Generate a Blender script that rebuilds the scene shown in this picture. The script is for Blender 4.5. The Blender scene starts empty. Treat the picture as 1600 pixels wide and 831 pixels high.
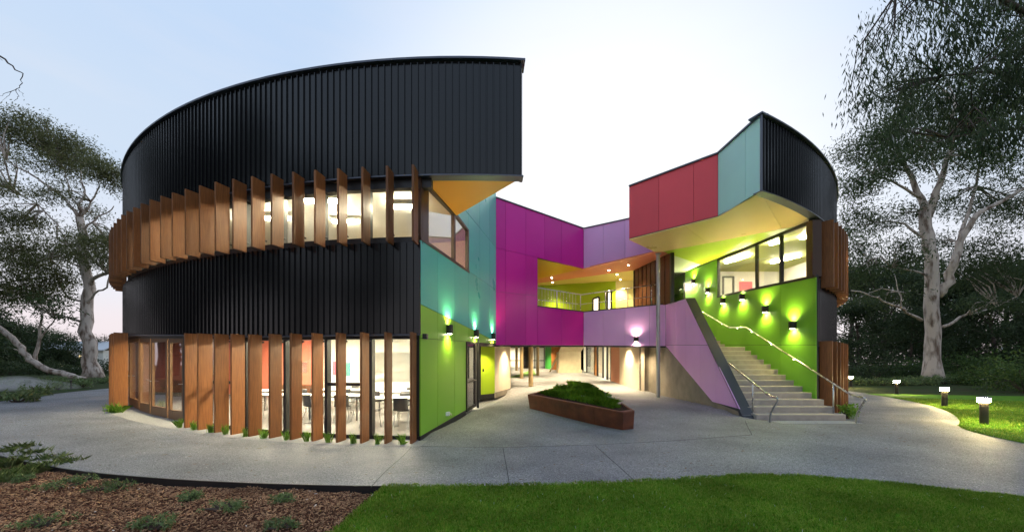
import bpy, bmesh, math, random
import numpy as np
from mathutils import Vector, Matrix
random.seed(7); RNG = np.random.default_rng(11)
S = bpy.context.scene
COL = S.collection

# ------------------------------------------------------------------ camera, sky, sun, exposure
F, CXP, HOR, CAMZ = 570.0, 800.0, 568.0, 1.7        # focal length and horizon in photo pixels (1600 x 831)
cam = bpy.data.cameras.new('camera'); camo = bpy.data.objects.new('camera', cam); COL.objects.link(camo)
camo.location = (0, 0, CAMZ); camo.rotation_euler = (math.pi / 2, 0, 0)
cam.sensor_width = 36; cam.lens = 36 * F / 1600; cam.shift_y = (HOR - 415.5) / 1600
cam.clip_start = 0.05; cam.clip_end = 3000
S.camera = camo

SUN_EL, SUN_AZ = math.radians(2.0), math.radians(12)
world = bpy.data.worlds.new('World'); S.world = world; world.use_nodes = True
def build_sky():
    nt = world.node_tree; nt.nodes.clear()
    N, L = nt.nodes.new, nt.links.new
    out = N('ShaderNodeOutputWorld'); bg = N('ShaderNodeBackground'); bg.inputs['Strength'].default_value = 1.0
    sky = N('ShaderNodeTexSky'); sky.sky_type = 'NISHITA'; sky.sun_disc = False
    sky.sun_elevation = SUN_EL; sky.sun_rotation = SUN_AZ; sky.air_density = 1.0; sky.dust_density = 1.5; sky.ozone_density = 2.0
    sc = N('ShaderNodeMixRGB'); sc.blend_type = 'MULTIPLY'; sc.inputs[0].default_value = 1
    sc.inputs[2].default_value = (0.045, 0.045, 0.045, 1); L(sky.outputs[0], sc.inputs[1])
    tc = N('ShaderNodeTexCoord'); sp = N('ShaderNodeSeparateXYZ'); L(tc.outputs['Generated'], sp.inputs[0])
    # thin high cloud veil of the dusk sky, by elevation
    ramp = N('ShaderNodeValToRGB'); L(sp.outputs[2], ramp.inputs[0])
    cr = ramp.color_ramp; cr.interpolation = 'EASE'
    stops = [(0.0, (.30, .25, .26)), (0.07, (.36, .325, .34)), (0.16, (.335, .34, .37)), (0.38, (.25, .297, .362)),
             (0.62, (.22, .28, .37)), (1.0, (.22, .285, .385))]
    cr.elements[0].position = stops[0][0]; cr.elements[0].color = (*stops[0][1], 1)
    cr.elements[1].position = stops[-1][0]; cr.elements[1].color = (*stops[-1][1], 1)
    for p, c in stops[1:-1]:
        e = cr.elements.new(p); e.color = (*c, 1)
    # afterglow around the place where the sun went down
    dv = (math.sin(SUN_AZ) * math.cos(.30), math.cos(SUN_AZ) * math.cos(.30), math.sin(.30))
    dot = N('ShaderNodeVectorMath'); dot.operation = 'DOT_PRODUCT'; L(tc.outputs['Generated'], dot.inputs[0]); dot.inputs[1].default_value = dv
    mr = N('ShaderNodeMapRange'); mr.interpolation_type = 'SMOOTHSTEP'; L(dot.outputs['Value'], mr.inputs[0])
    mr.inputs[1].default_value = .74; mr.inputs[2].default_value = 1.0; mr.inputs[3].default_value = 0; mr.inputs[4].default_value = .92
    glow = N('ShaderNodeMixRGB'); L(mr.outputs[0], glow.inputs[0]); L(ramp.outputs[0], glow.inputs[1]); glow.inputs[2].default_value = (.46, .455, .462, 1)
    # faint cirrus streaks
    mp = N('ShaderNodeMapping'); L(tc.outputs['Generated'], mp.inputs[0]); mp.inputs['Scale'].default_value = (1.6, 1.6, 9)
    nz = N('ShaderNodeTexNoise'); L(mp.outputs[0], nz.inputs[0]); nz.inputs['Scale'].default_value = 2.2; nz.inputs['Detail'].default_value = 6
    r2 = N('ShaderNodeMapRange'); L(nz.outputs[0], r2.inputs[0]); r2.inputs[1].default_value = .46; r2.inputs[2].default_value = .75
    r2.inputs[3].default_value = 0; r2.inputs[4].default_value = .16
    cl = N('ShaderNodeMixRGB'); L(r2.outputs[0], cl.inputs[0]); L(glow.outputs[0], cl.inputs[1]); cl.inputs[2].default_value = (.34, .33, .345, 1)
    mix = N('ShaderNodeMixRGB'); mix.inputs[0].default_value = .90; L(sc.outputs[0], mix.inputs[1]); L(cl.outputs[0], mix.inputs[2])
    L(mix.outputs[0], bg.inputs[0]); L(bg.outputs[0], out.inputs[0])
build_sky()
sun = bpy.data.lights.new('sun', 'SUN'); sun.energy = 0.06; sun.angle = math.radians(20); sun.color = (1, .86, .78)
suno = bpy.data.objects.new('sun', sun); COL.objects.link(suno)
sd = Vector((math.sin(SUN_AZ) * math.cos(SUN_EL), math.cos(SUN_AZ) * math.cos(SUN_EL), math.sin(SUN_EL)))
suno.rotation_euler = sd.to_track_quat('Z', 'Y').to_euler(); suno.location = (0, 60, 60)
vs = S.view_settings; vs.view_transform = 'Standard'; vs.look = 'None'; vs.exposure = 1.5; vs.gamma = 1.0; vs.use_curve_mapping = False
S.render.engine = 'CYCLES'
cy = S.cycles; cy.use_denoising = True; cy.max_bounces = 7; cy.diffuse_bounces = 3; cy.glossy_bounces = 4
cy.transparent_max_bounces = 16; cy.transmission_bounces = 4; cy.sample_clamp_indirect = 4.0; cy.caustics_reflective = False; cy.caustics_refractive = False
try: cy.denoiser = 'OPENIMAGEDENOISE'
except Exception: pass

# ------------------------------------------------------------------ materials
MATS = {}
def mat(name, color=(.5, .5, .5), rough=.6, metal=0, spec=.5, var=0, vscale=3, bump=0, bscale=40, emit=None, estr=0, color2=None, stretch=None, coat=0, hard=(.3, .7), orand=None):
    if name in MATS: return MATS[name]
    m = bpy.data.materials.new(name); m.use_nodes = True; MATS[name] = m
    nt = m.node_tree; b = nt.nodes['Principled BSDF']; N, L = nt.nodes.new, nt.links.new
    b.inputs['Base Color'].default_value = (*color, 1); b.inputs['Roughness'].default_value = rough
    b.inputs['Metallic'].default_value = metal; b.inputs['Specular IOR Level'].default_value = spec
    if coat: b.inputs['Coat Weight'].default_value = coat; b.inputs['Coat Roughness'].default_value = .15
    if emit: b.inputs['Emission Color'].default_value = (*emit, 1); b.inputs['Emission Strength'].default_value = estr
    if var or bump:
        geo = N('ShaderNodeNewGeometry'); src = geo.outputs['Position']
        if stretch:
            mp = N('ShaderNodeMapping'); mp.inputs['Scale'].default_value = stretch; L(src, mp.inputs[0]); src = mp.outputs[0]
    if var:
        nz = N('ShaderNodeTexNoise'); L(src, nz.inputs['Vector']); nz.inputs['Scale'].default_value = vscale; nz.inputs['Detail'].default_value = 5
        rp = N('ShaderNodeMapRange'); L(nz.outputs[0], rp.inputs[0]); rp.inputs[1].default_value = hard[0]; rp.inputs[2].default_value = hard[1]
        mx = N('ShaderNodeMixRGB'); L(rp.outputs[0], mx.inputs[0])
        c2 = color2 or tuple(min(1, c * (1 + var)) for c in color); c1 = color if color2 else tuple(c * (1 - var) for c in color)
        mx.inputs[1].default_value = (*c1, 1); mx.inputs[2].default_value = (*c2, 1); L(mx.outputs[0], b.inputs['Base Color'])
        rr = N('ShaderNodeMapRange'); L(nz.outputs[0], rr.inputs[0]); rr.inputs[3].default_value = max(0, rough - .08); rr.inputs[4].default_value = min(1, rough + .08)
        L(rr.outputs[0], b.inputs['Roughness'])
    if orand:
        oi = N('ShaderNodeObjectInfo'); om = N('ShaderNodeMapRange'); L(oi.outputs['Random'], om.inputs[0]); om.inputs[3].default_value = orand[0]; om.inputs[4].default_value = orand[1]
        ox = N('ShaderNodeMixRGB'); ox.blend_type = 'MULTIPLY'; ox.inputs[0].default_value = 1; L(om.outputs[0], ox.inputs[2])
        if var: L(mx.outputs[0], ox.inputs[1])
        else: ox.inputs[1].default_value = (*color, 1)
        L(ox.outputs[0], b.inputs['Base Color'])
    if bump:
        nb = N('ShaderNodeTexNoise'); L(src, nb.inputs['Vector']); nb.inputs['Scale'].default_value = bscale; nb.inputs['Detail'].default_value = 4
        bp = N('ShaderNodeBump'); bp.inputs['Strength'].default_value = bump; bp.inputs['Distance'].default_value = .02
        L(nb.outputs[0], bp.inputs['Height']); L(bp.outputs[0], b.inputs['Normal'])
    return m

def panel_mat(name, c, rough=.38): return mat(name, c, rough, spec=.45, var=.035, vscale=.9, bump=.015, bscale=1.2, orand=(.93, 1.06))
M_GREEN_L = panel_mat('leaf green panel', (.28, .60, .045)); M_TEAL = panel_mat('teal panel', (.08, .56, .49), .30)
M_MAG = panel_mat('magenta panel', (.64, .014, .35), .36); M_LAV = panel_mat('lavender panel', (.82, .43, .80), .36)
M_RED = panel_mat('red panel', (.90, .085, .11), .45); M_MINT = panel_mat('mint panel', (.50, .84, .75), .42)
M_GREEN_R = panel_mat('grass green panel', (.19, .48, .035), .42); M_ORANGE = panel_mat('orange soffit', (.88, .40, .045), .35)
M_YELLOW = panel_mat('yellow soffit', (.95, .72, .32), .3); M_LIME = panel_mat('lime paint', (.42, .62, .02), .5)
M_CORALP = panel_mat('coral soffit', (.78, .27, .17), .5); M_PALE = panel_mat('pale aqua soffit', (.62, .74, .68), .5)
M_BACK = mat('dark backing', (.012, .012, .014), .6)
M_BLACK = mat('black standing seam', (.003, .0034, .0045), .2, metal=.0, spec=.45, bump=.01, bscale=1.2)
M_FRAME = mat('black aluminium', (.014, .014, .016), .4); M_CAP = mat('charcoal flashing', (.10, .11, .14), .35, metal=.4)
M_NAVY = mat('dark slate cap', (.035, .04, .05), .4, spec=.5, var=.08, vscale=2)
M_FIN = mat('timber grain fin', (.33, .128, .038), .45, spec=.4, var=.3, vscale=5, color2=(.18, .066, .021), stretch=(14, 14, .6), bump=.1, bscale=30, orand=(.72, 1.2))
M_WOODF = mat('timber door frame', (.20, .10, .045), .45, var=.25, vscale=6, stretch=(9, 9, .7))
M_BROWN = mat('bronze frame', (.06, .028, .016), .4)
M_TIMBERW = mat('dark timber boards', (.13, .045, .018), .5, var=.35, vscale=5, stretch=(8, 8, .5))
M_CREAM = mat('cream plaster', (.84, .67, .40), .8); M_WHITE = mat('white paint', (.80, .78, .72), .7, var=.03)
M_CORAL = mat('coral paint', (.72, .20, .13), .75, var=.03); M_WARMW = mat('warm white wall', (.78, .66, .50), .75, var=.04)
M_SALMON = mat('salmon wall', (.70, .32, .20), .7); M_FLOOR = mat('carpet', (.16, .15, .15), .9, var=.2, vscale=30)
M_CONCW = mat('board formed concrete', (.27, .235, .185), .75, var=.22, vscale=2.2, bump=.12, bscale=12)
M_STEEL = mat('stainless steel', (.55, .54, .52), .28, metal=1.0, var=.05); M_GALV = mat('galvanised post', (.42, .42, .43), .38, metal=.8, var=.1)
M_DARKM = mat('dark bronze metal', (.022, .018, .015), .45); M_CORTEN = mat('weathering steel', (.20, .058, .024), .62, var=.4, vscale=3, color2=(.10, .032, .018), bump=.1, bscale=25)
M_SOIL = mat('soil', (.035, .022, .015), .95, spec=.05, var=.3); M_STEP = mat('step concrete', (.36, .32, .28), .7, var=.14, vscale=5, bump=.08, bscale=60)
M_NOSE = mat('step nosing', (.55, .50, .42), .6); M_STUD = mat('tactile steel', (.62, .62, .60), .3, metal=.6)
M_TABLE = mat('white laminate', (.80, .79, .76), .35); M_CHAIR = mat('charcoal plastic', (.05, .05, .055), .45)
M_PINK = mat('pink pinboard', (.75, .16, .24), .8); M_BOARD = mat('whiteboard', (.85, .85, .83), .3)
M_TURF = mat('synthetic turf', (.10, .22, .02), .9, var=.3, vscale=20)
M_BARK = mat('pale gum bark', (.60, .51, .44), .85, var=.4, vscale=1.5, color2=(.16, .105, .075), stretch=(2.2, 2.2, .6), bump=.8, bscale=9, hard=(.47, .66))
M_BARKD = mat('dark bark', (.07, .05, .04), .9, var=.3, vscale=2)
def emis(name, c, s): return mat(name, (.8, .8, .8), .6, emit=c, estr=s)
E_LIN = emis('lit linear tube', (1, .88, .60), 85); E_DOWN = emis('lit downlight', (1, .86, .62), 22)
E_SCON = emis('lit sconce lens', (1, .90, .62), 26); E_BOLL = emis('lit bollard diffuser', (1, .80, .36), 230); E_ROOM = emis('lit ceiling panel', (1, .88, .60), 58)
E_FARW = emis('lit far window', (1, .74, .32), .9)

def glass_mat(name, tint=(.97, .98, .98), refl=.85):
    m = bpy.data.materials.new(name); m.use_nodes = True; nt = m.node_tree; nt.nodes.clear(); N, L = nt.nodes.new, nt.links.new
    o = N('ShaderNodeOutputMaterial'); mx = N('ShaderNodeMixShader'); t = N('ShaderNodeBsdfTransparent'); g = N('ShaderNodeBsdfGlossy')
    t.inputs[0].default_value = (*tint, 1); g.inputs['Roughness'].default_value = .015; g.inputs['Color'].default_value = (.95, .97, 1, 1)
    lw = N('ShaderNodeLayerWeight'); lw.inputs[0].default_value = .5
    p = N('ShaderNodeMath'); p.operation = 'POWER'; L(lw.outputs['Facing'], p.inputs[0]); p.inputs[1].default_value = 3.2
    ma = N('ShaderNodeMath'); ma.operation = 'MULTIPLY_ADD'; L(p.outputs[0], ma.inputs[0]); ma.inputs[1].default_value = refl; ma.inputs[2].default_value = .035
    L(ma.outputs[0], mx.inputs[0]); L(t.outputs[0], mx.inputs[1]); L(g.outputs[0], mx.inputs[2]); L(mx.outputs[0], o.inputs[0])
    return m
M_GLASS = glass_mat('clear glazing'); M_GLASSR = glass_mat('reflective glazing', (.88, .88, .86), .95)

def concrete_path_mat():
    m = mat('exposed aggregate', (.27, .265, .26), .62, spec=.4); nt = m.node_tree; b = nt.nodes['Principled BSDF']; N, L = nt.nodes.new, nt.links.new
    geo = N('ShaderNodeNewGeometry')
    v = N('ShaderNodeTexVoronoi'); L(geo.outputs['Position'], v.inputs['Vector']); v.inputs['Scale'].default_value = 95
    hs = N('ShaderNodeSeparateColor'); L(v.outputs['Color'], hs.inputs[0])
    cr = N('ShaderNodeValToRGB'); L(hs.outputs[0], cr.inputs[0])
    for i, (p, c) in enumerate([(0, (.060, .062, .070)), (.45, (.114, .118, .131)), (.8, (.156, .160, .174)), (1, (.36, .36, .37))]):
        e = cr.color_ramp.elements[0] if i == 0 else cr.color_ramp.elements[1] if i == 3 else cr.color_ramp.elements.new(p)
        e.position = p; e.color = (*c, 1)
    n2 = N('ShaderNodeTexNoise'); L(geo.outputs['Position'], n2.inputs['Vector']); n2.inputs['Scale'].default_value = .7; n2.inputs['Detail'].default_value = 6
    mr = N('ShaderNodeMapRange'); L(n2.outputs[0], mr.inputs[0]); mr.inputs[1].default_value = .3; mr.inputs[2].default_value = .7; mr.inputs[3].default_value = .68; mr.inputs[4].default_value = 1.18
    mu = N('ShaderNodeMixRGB'); mu.blend_type = 'MULTIPLY'; mu.inputs[0].default_value = 1; L(cr.outputs[0], mu.inputs[1]); L(mr.outputs[0], mu.inputs[2]); L(mu.outputs[0], b.inputs['Base Color'])
    bp = N('ShaderNodeBump'); bp.inputs['Strength'].default_value = .45; bp.inputs['Distance'].default_value = .004; L(v.outputs['Distance'], bp.inputs['Height']); L(bp.outputs[0], b.inputs['Normal'])
    return m
M_PATH = concrete_path_mat()
def varied_mat(name, cols, rough=.8, spec=.2, transl=None):
    """colour picked per loose piece (leaf, blade, chip)"""
    m = mat(name, cols[0], rough, spec=spec); nt = m.node_tree; b = nt.nodes['Principled BSDF']; N, L = nt.nodes.new, nt.links.new
    geo = N('ShaderNodeNewGeometry'); cr = N('ShaderNodeValToRGB'); L(geo.outputs['Random Per Island'], cr.inputs[0])
    n = len(cols)
    for i, c in enumerate(cols):
        e = cr.color_ramp.elements[0] if i == 0 else cr.color_ramp.elements[1] if i == n - 1 else cr.color_ramp.elements.new(i / (n - 1))
        e.position = i / (n - 1); e.color = (*c, 1)
    nz = N('ShaderNodeTexNoise'); L(geo.outputs['Position'], nz.inputs['Vector']); nz.inputs['Scale'].default_value = 1.1; nz.inputs['Detail'].default_value = 3
    mr = N('ShaderNodeMapRange'); L(nz.outputs[0], mr.inputs[0]); mr.inputs[1].default_value = .3; mr.inputs[2].default_value = .7; mr.inputs[3].default_value = .65; mr.inputs[4].default_value = 1.25
    mu = N('ShaderNodeMixRGB'); mu.blend_type = 'MULTIPLY'; mu.inputs[0].default_value = 1; L(cr.outputs[0], mu.inputs[1]); L(mr.outputs[0], mu.inputs[2])
    L(mu.outputs[0], b.inputs['Base Color'])
    if transl:
        o = nt.nodes['Material Output']; tr = N('ShaderNodeBsdfTranslucent'); L(mu.outputs[0], tr.inputs[0]); ms = N('ShaderNodeMixShader'); ms.inputs[0].default_value = transl
        L(b.outputs[0], ms.inputs[1]); L(tr.outputs[0], ms.inputs[2]); L(ms.outputs[0], o.inputs[0])
    return m
M_LAWN = varied_mat('lawn blades', [(.10, .31, .012), (.18, .43, .018), (.27, .50, .03), (.42, .50, .10)], .7, .12, .35)
M_LAWNB = mat('lawn base', (.08, .20, .012), .95, spec=.08, var=.35, vscale=6)
M_MULCH = varied_mat('bark chips', [(.13, .042, .024), (.29, .105, .052), (.42, .18, .085), (.20, .07, .042), (.60, .36, .20)], .85)
M_MULCHB = mat('mulch base', (.06, .026, .016), .95, spec=.08, var=.3, vscale=25)
M_LEAF = varied_mat('gum leaves', [(.062, .095, .034), (.110, .150, .055), (.170, .200, .080), (.088, .122, .052)], .6, .2, .42)
M_LEAFD = varied_mat('dark foliage', [(.030, .056, .024), (.052, .082, .034), (.080, .108, .046)], .6, .2, .36)
M_LEAFO = varied_mat('olive leaves', [(.090, .108, .042), (.140, .158, .062), (.200, .205, .085)], .6, .2, .42)
M_TUFT = varied_mat('bright tussock blades', [(.14, .34, .02), (.22, .46, .04), (.32, .52, .08)], .6, .3, .35)
M_PLGR = varied_mat('planter grass', [(.09, .24, .012), (.15, .34, .02), (.22, .40, .03)], .7, .2, .3)
M_SHRUB = varied_mat('shrub leaves', [(.04, .085, .022), (.07, .13, .032), (.10, .16, .04)], .6, .25, .35)
M_GCOV = varied_mat('ground cover leaves', [(.10, .18, .05), (.15, .24, .075), (.22, .27, .12)], .6, .3, .25)
M_GROUND = mat('garden soil and litter', (.05, .05, .025), .95, spec=.05, var=.5, vscale=.8, color2=(.03, .06, .015))

# ------------------------------------------------------------------ geometry helpers
def P(x, y, Y): return Vector(((x - CXP) / F * Y, Y, CAMZ + (HOR - y) / F * Y))
def ray(x, y): return Vector(((x - CXP) / F, 1.0, (HOR - y) / F))
CC = Vector((-1.26, 27.80)); R0 = 19.40
def arc(th, r, z=0.0): return Vector((CC.x + r * math.sin(th), CC.y - r * math.cos(th), z))
def col_theta(x, r):
    k = (x - CXP) / F; a = k * k + 1; b = -2 * (k * CC.x + CC.y); c = CC.x ** 2 + CC.y ** 2 - r * r
    d = b * b - 4 * a * c
    Y = -b / (2 * a) if d < 0 else (-b - math.sqrt(d)) / (2 * a)
    return math.atan2(k * Y - CC.x, CC.y - Y), Y
def sstep(a, b, t):
    t = np.clip((t - a) / (b - a), 0, 1); return t * t * (3 - 2 * t)
W1A, W1B = Vector((-2.112, 8.418)), Vector((-.671, 15.3)); W1S = (W1B.x - W1A.x) / (W1B.y - W1A.y)
def wallx(Y): return W1A.x + (Y - W1A.y) * (W1B.x - W1A.x) / (W1B.y - W1A.y)
def gz(X, Y):
    """height of the ground: rises gently to the left of the drum and into the undercroft"""
    X = np.asarray(X, float); Y = np.asarray(Y, float)
    left = np.clip(.034 * np.logaddexp(0, (-X - 6.8) * 3) / 3, 0, .30)
    m = sstep(-.12, .12, X - (W1A.x + (np.clip(Y, 8, 17) - W1A.y) * W1S)) * (1 - sstep(7.0, 7.4, X))
    c = m * (.22 * sstep(9.5, 13, Y) + np.clip(.045 * (Y - 17), 0, 1.1))
    r = np.hypot(X - CC.x, Y - CC.y)
    right = np.where(X > 8, .17 * sstep(24, 42, r), 0)
    dip = -.085 * np.exp(-((X + 3.2) / 3.6) ** 2) * sstep(18.7, 19.4, r) * (1 - sstep(20.4, 22.4, r))
    return left + c + right + dip
def G(x, y, h=0.0):
    """pixel on the ground (plus height h) -> point"""
    Y = F * CAMZ / max(1.0, y - HOR)
    for _ in range(30):
        z = float(gz((x - CXP) / F * Y, Y)) + h; Y = .5 * Y + .5 * F * (CAMZ - z) / max(1.0, y - HOR)
    return Vector(((x - CXP) / F * Y, Y, float(gz((x - CXP) / F * Y, Y)) + h))

def link(name, me, parent=None, m=None):
    o = bpy.data.objects.new(name, me); COL.objects.link(o)
    if m is not None and me is not None and not me.materials: me.materials.append(m)
    if parent is not None:
        o.parent = parent; o.matrix_parent_inverse = Matrix.Translation(-parent.location)
    return o
def mesh(name, v, f, m, parent=None, smooth=False):
    me = bpy.data.meshes.new(name); me.from_pydata([tuple(p) for p in v], [], f); me.update()
    if smooth: me.polygons.foreach_set('use_smooth', [True] * len(me.polygons))
    return link(name, me, parent, m)
def fast(name, V, Q, m, parent=None, k=4, smooth=False):
    me = bpy.data.meshes.new(name); V = np.asarray(V, np.float32); Q = np.asarray(Q, np.int32); n = len(Q)
    me.vertices.add(len(V)); me.vertices.foreach_set('co', V.ravel()); me.loops.add(n * k); me.loops.foreach_set('vertex_index', Q.ravel())
    me.polygons.add(n); me.polygons.foreach_set('loop_start', np.arange(0, n * k, k, dtype=np.int32)); me.polygons.foreach_set('loop_total', np.full(n, k, np.int32))
    if smooth: me.polygons.foreach_set('use_smooth', np.ones(n, bool))
    me.update(calc_edges=True); me.validate()
    return link(name, me, parent, m)
class MB:
    def __init__(s): s.v = []; s.f = []
    def add(s, v, f):
        k = len(s.v); s.v += [Vector(p) for p in v]; s.f += [tuple(i + k for i in q) for q in f]; return s
    def hexa(s, p): return s.add(p, [(0, 3, 2, 1), (4, 5, 6, 7), (0, 1, 5, 4), (1, 2, 6, 5), (2, 3, 7, 6), (3, 0, 4, 7)])
    def box(s, a, b): 
        (x0, y0, z0), (x1, y1, z1) = a, b
        return s.hexa([(x0, y0, z0), (x1, y0, z0), (x1, y1, z0), (x0, y1, z0), (x0, y0, z1), (x1, y0, z1), (x1, y1, z1), (x0, y1, z1)])
    def prism(s, pts, off):
        """polygon pts (3d) extruded by vector off"""
        n = len(pts); a = [Vector(p) for p in pts]; b = [p + off for p in a]
        return s.add(a + b, [tuple(range(n)), tuple(range(2 * n - 1, n - 1, -1))] + [(i, n + i, n + (i + 1) % n, (i + 1) % n) for i in range(n)])
    def tube(s, pts, r, n=8, caps=True):
        pts = [Vector(p) for p in pts]; rr = r if isinstance(r, (list, tuple)) else [r] * len(pts); k0 = len(s.v); up = None
        for i, p in enumerate(pts):
            d = (pts[min(i + 1, len(pts) - 1)] - pts[max(i - 1, 0)]).normalized()
            if up is None: up = d.orthogonal().normalized()
            u = (up - d * up.dot(d)); u = u.normalized() if u.length > 1e-5 else d.orthogonal().normalized(); up = u; w = d.cross(u)
            for j in range(n):
                a = 2 * math.pi * j / n; s.v.append(p + (u * math.cos(a) + w * math.sin(a)) * rr[i])
        for i in range(len(pts) - 1):
            for j in range(n):
                a = k0 + i * n + j; b = k0 + i * n + (j + 1) % n; s.f.append((a, b, b + n, a + n))
        if caps: s.f.append(tuple(k0 + j for j in range(n - 1, -1, -1))); s.f.append(tuple(k0 + (len(pts) - 1) * n + j for j in range(n)))
        return s
    def lathe(s, prof, c, n=20):
        k0 = len(s.v); c = Vector(c)
        for r, z in prof:
            for j in range(n): a = 2 * math.pi * j / n; s.v.append(c + Vector((r * math.cos(a), r * math.sin(a), z)))
        for i in range(len(prof) - 1):
            for j in range(n): a = k0 + i * n + j; b = k0 + i * n + (j + 1) % n; s.f.append((a, b, b + n, a + n))
        s.f.append(tuple(k0 + j for j in range(n - 1, -1, -1))); s.f.append(tuple(k0 + (len(prof) - 1) * n + j for j in range(n)))
        return s
    def build(s, name, m, parent=None, smooth=False): return mesh(name, s.v, s.f, m, parent, smooth)
def bevel(o, w=.006, seg=2):
    md = o.modifiers.new('bevel', 'BEVEL'); md.width = w; md.segments = seg; md.limit_method = 'ANGLE'; return o

def tag(o, label, cat, group=None):
    o['label'] = label; o['category'] = cat
    if group: o['group'] = group
    return o
def struct(o, kind='structure'): o['kind'] = kind; return o
def thing(name, loc, label, cat, group=None):
    o = bpy.data.objects.new(name, None); COL.objects.link(o); o.location = loc; o.empty_display_size = .2
    return tag(o, label, cat, group)      # Empties are only translated: children are written in world coordinates
def copy_tree(o, loc, rz=0, label=None, scale=None):
    c = o.copy(); COL.objects.link(c); c.location = loc; c.rotation_euler = (0, 0, rz)
    if scale: c.scale = (scale,) * 3
    if label: c['label'] = label
    for ch in list(o.children):
        d = ch.copy(); COL.objects.link(d); d.parent = c
        for g in list(ch.children):
            e = g.copy(); COL.objects.link(e); e.parent = d
    return c

class Plane:
    def __init__(s, p, n): s.p = Vector(p); s.n = Vector(n).normalized(); s.n = -s.n if s.n.dot(s.p - Vector((0, 0, CAMZ))) > 0 else s.n
    def px(s, x, y):
        d = ray(x, y); o = Vector((0, 0, CAMZ)); return o + d * ((s.p - o).dot(s.n) / d.dot(s.n))
def vplane(a, b):
    d = Vector((b[0] - a[0], b[1] - a[1], 0)); return Plane((a[0], a[1], 0), (d.y, -d.x, 0))
def hplane(z): return Plane((0, 10, z), (0, 0, 1))
def plane3(a, b, c): a, b, c = map(Vector, (a, b, c)); return Plane(a, (b - a).cross(c - a))

def clip(poly, a, b, keep):
    out = []; sd = lambda p: ((b[0] - a[0]) * (p[1] - a[1]) - (b[1] - a[1]) * (p[0] - a[0])) * keep
    for i in range(len(poly)):
        p, q = poly[i], poly[(i + 1) % len(poly)]; sp, sq = sd(p), sd(q)
        if sp >= 0: out.append(p)
        if (sp > 0 and sq < 0) or (sp < 0 and sq > 0):
            t = sp / (sp - sq); out.append((p[0] + (q[0] - p[0]) * t, p[1] + (q[1] - p[1]) * t))
    return out
def area(p): return abs(sum(p[i][0] * p[(i + 1) % len(p)][1] - p[(i + 1) % len(p)][0] * p[i][1] for i in range(len(p)))) / 2
def split(poly, lines):
    cells = [poly]
    for a, b in lines:
        nx = []
        for c in cells:
            for k in (1, -1):
                q = clip(c, a, b, k)
                if len(q) > 2 and area(q) > 1.5: nx.append(q)
        cells = nx
    return cells
def inset3(pts, n, d):
    m = len(pts); out = []; c = sum(pts, Vector()) / m
    for i in range(m):
        p0, p1, p2 = pts[i - 1], pts[i], pts[(i + 1) % m]
        e1 = (p1 - p0).normalized(); e2 = (p2 - p1).normalized(); n1 = e1.cross(n); n2 = e2.cross(n)
        if n1.dot(c - p1) < 0: n1 = -n1
        if n2.dot(c - p1) < 0: n2 = -n2
        b = n1 + n2; k = b.dot(n1)
        out.append(p1 + (b * (d / k) if abs(k) > .15 else (c - p1).normalized() * d))
    return out
def dedupe(p):
    q = [p[i] for i in range(len(p)) if math.hypot(p[i][0] - p[i - 1][0], p[i][1] - p[i - 1][1]) > .3]
    return q
def panels(pl, poly, lines, m, parent, name='panel', gap=.006, th=.03, proud=0.0):
    res = []
    for c in split(poly, lines):
        c = dedupe(c)
        if len(c) < 3: continue
        pts = [pl.px(*p) for p in c]; nn = pl.n
        pts = inset3(pts, nn, gap); pts = [p + nn * proud for p in pts]
        mb = MB().prism(pts, -nn * th); res.append(mb.build(name, m, parent))
    return res
def cols(xs): return [((x, -2000), (x, 3000)) for x in xs]
def sheet(pl, poly, m, name, parent, back=.03, th=.05):
    pts = [pl.px(*p) - pl.n * back for p in poly]
    return MB().prism(pts, -pl.n * th).build(name, m, parent)
def bar(pl, a, b, w, m, name, parent, d=.06, proud=.01):
    """bar in a vertical plane between two pixels, width w in metres"""
    p, q = pl.px(*a), pl.px(*b); t = (q - p).normalized(); s = t.cross(pl.n).normalized() * (w / 2)
    return MB().prism([p - s + pl.n * proud, q - s + pl.n * proud, q + s + pl.n * proud, p + s + pl.n * proud], -pl.n * d).build(name, m, parent)

def polar(name, r0, r1, t0, t1, nr, nt, m, off, fz=gz, extra=None):
    """draped sheet in polar coordinates about the drum; r0 / r1 may be functions of the angle"""
    V = []; 
    for j in range(nt + 1):
        th = t0 + (t1 - t0) * j / nt; a = r0(th) if callable(r0) else r0; b = r1(th) if callable(r1) else r1
        rr = np.linspace(a, b, nr + 1); X = CC.x + rr * math.sin(th); Y = CC.y - rr * math.cos(th)
        Z = fz(X, Y) + off + (extra(X, Y) if extra else 0); V.append(np.stack([X, Y, Z], 1))
    V = np.concatenate(V); Q = []
    for j in range(nt):
        for i in range(nr): a = j * (nr + 1) + i; Q.append((a, a + 1, a + nr + 2, a + nr + 1))
    return fast(name, V, Q, m, smooth=True)

# ------------------------------------------------------------------ ground
def lawn_in(th): return 22.75 + (118 * (th - .2) ** 2 if th > .2 else 0)
def rlawn_in(th): return 22.35 + (100 * (.65 - th) ** 2 if th < .65 else 0)
struct(polar('ground', 22.3, 420, -math.pi, math.pi, 60, 160, M_GROUND, 0,
       extra=lambda X, Y: -.16 + .14 * sstep(25, 32, np.hypot(X - CC.x, Y - CC.y))))
path = struct(polar('path', .3, 22.72, -math.pi, math.pi, 110, 260, M_PATH, .004))
struct(polar('garden_path', 22.60, 46, -.60, -.352, 24, 24, M_PATH, .001))
struct(polar('footpath', 22.60, 33, .19, .60, 24, 30, M_PATH, .001))
mulch = struct(polar('mulch_bed', 22.74, 29, -.352, -.022, 60, 90, M_MULCHB, -.085,
       extra=lambda X, Y: .012 * np.sin(X * 9) * np.sin(Y * 8.3) + .02 * np.sin(X * 2.1 + Y * 1.7)))
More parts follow.
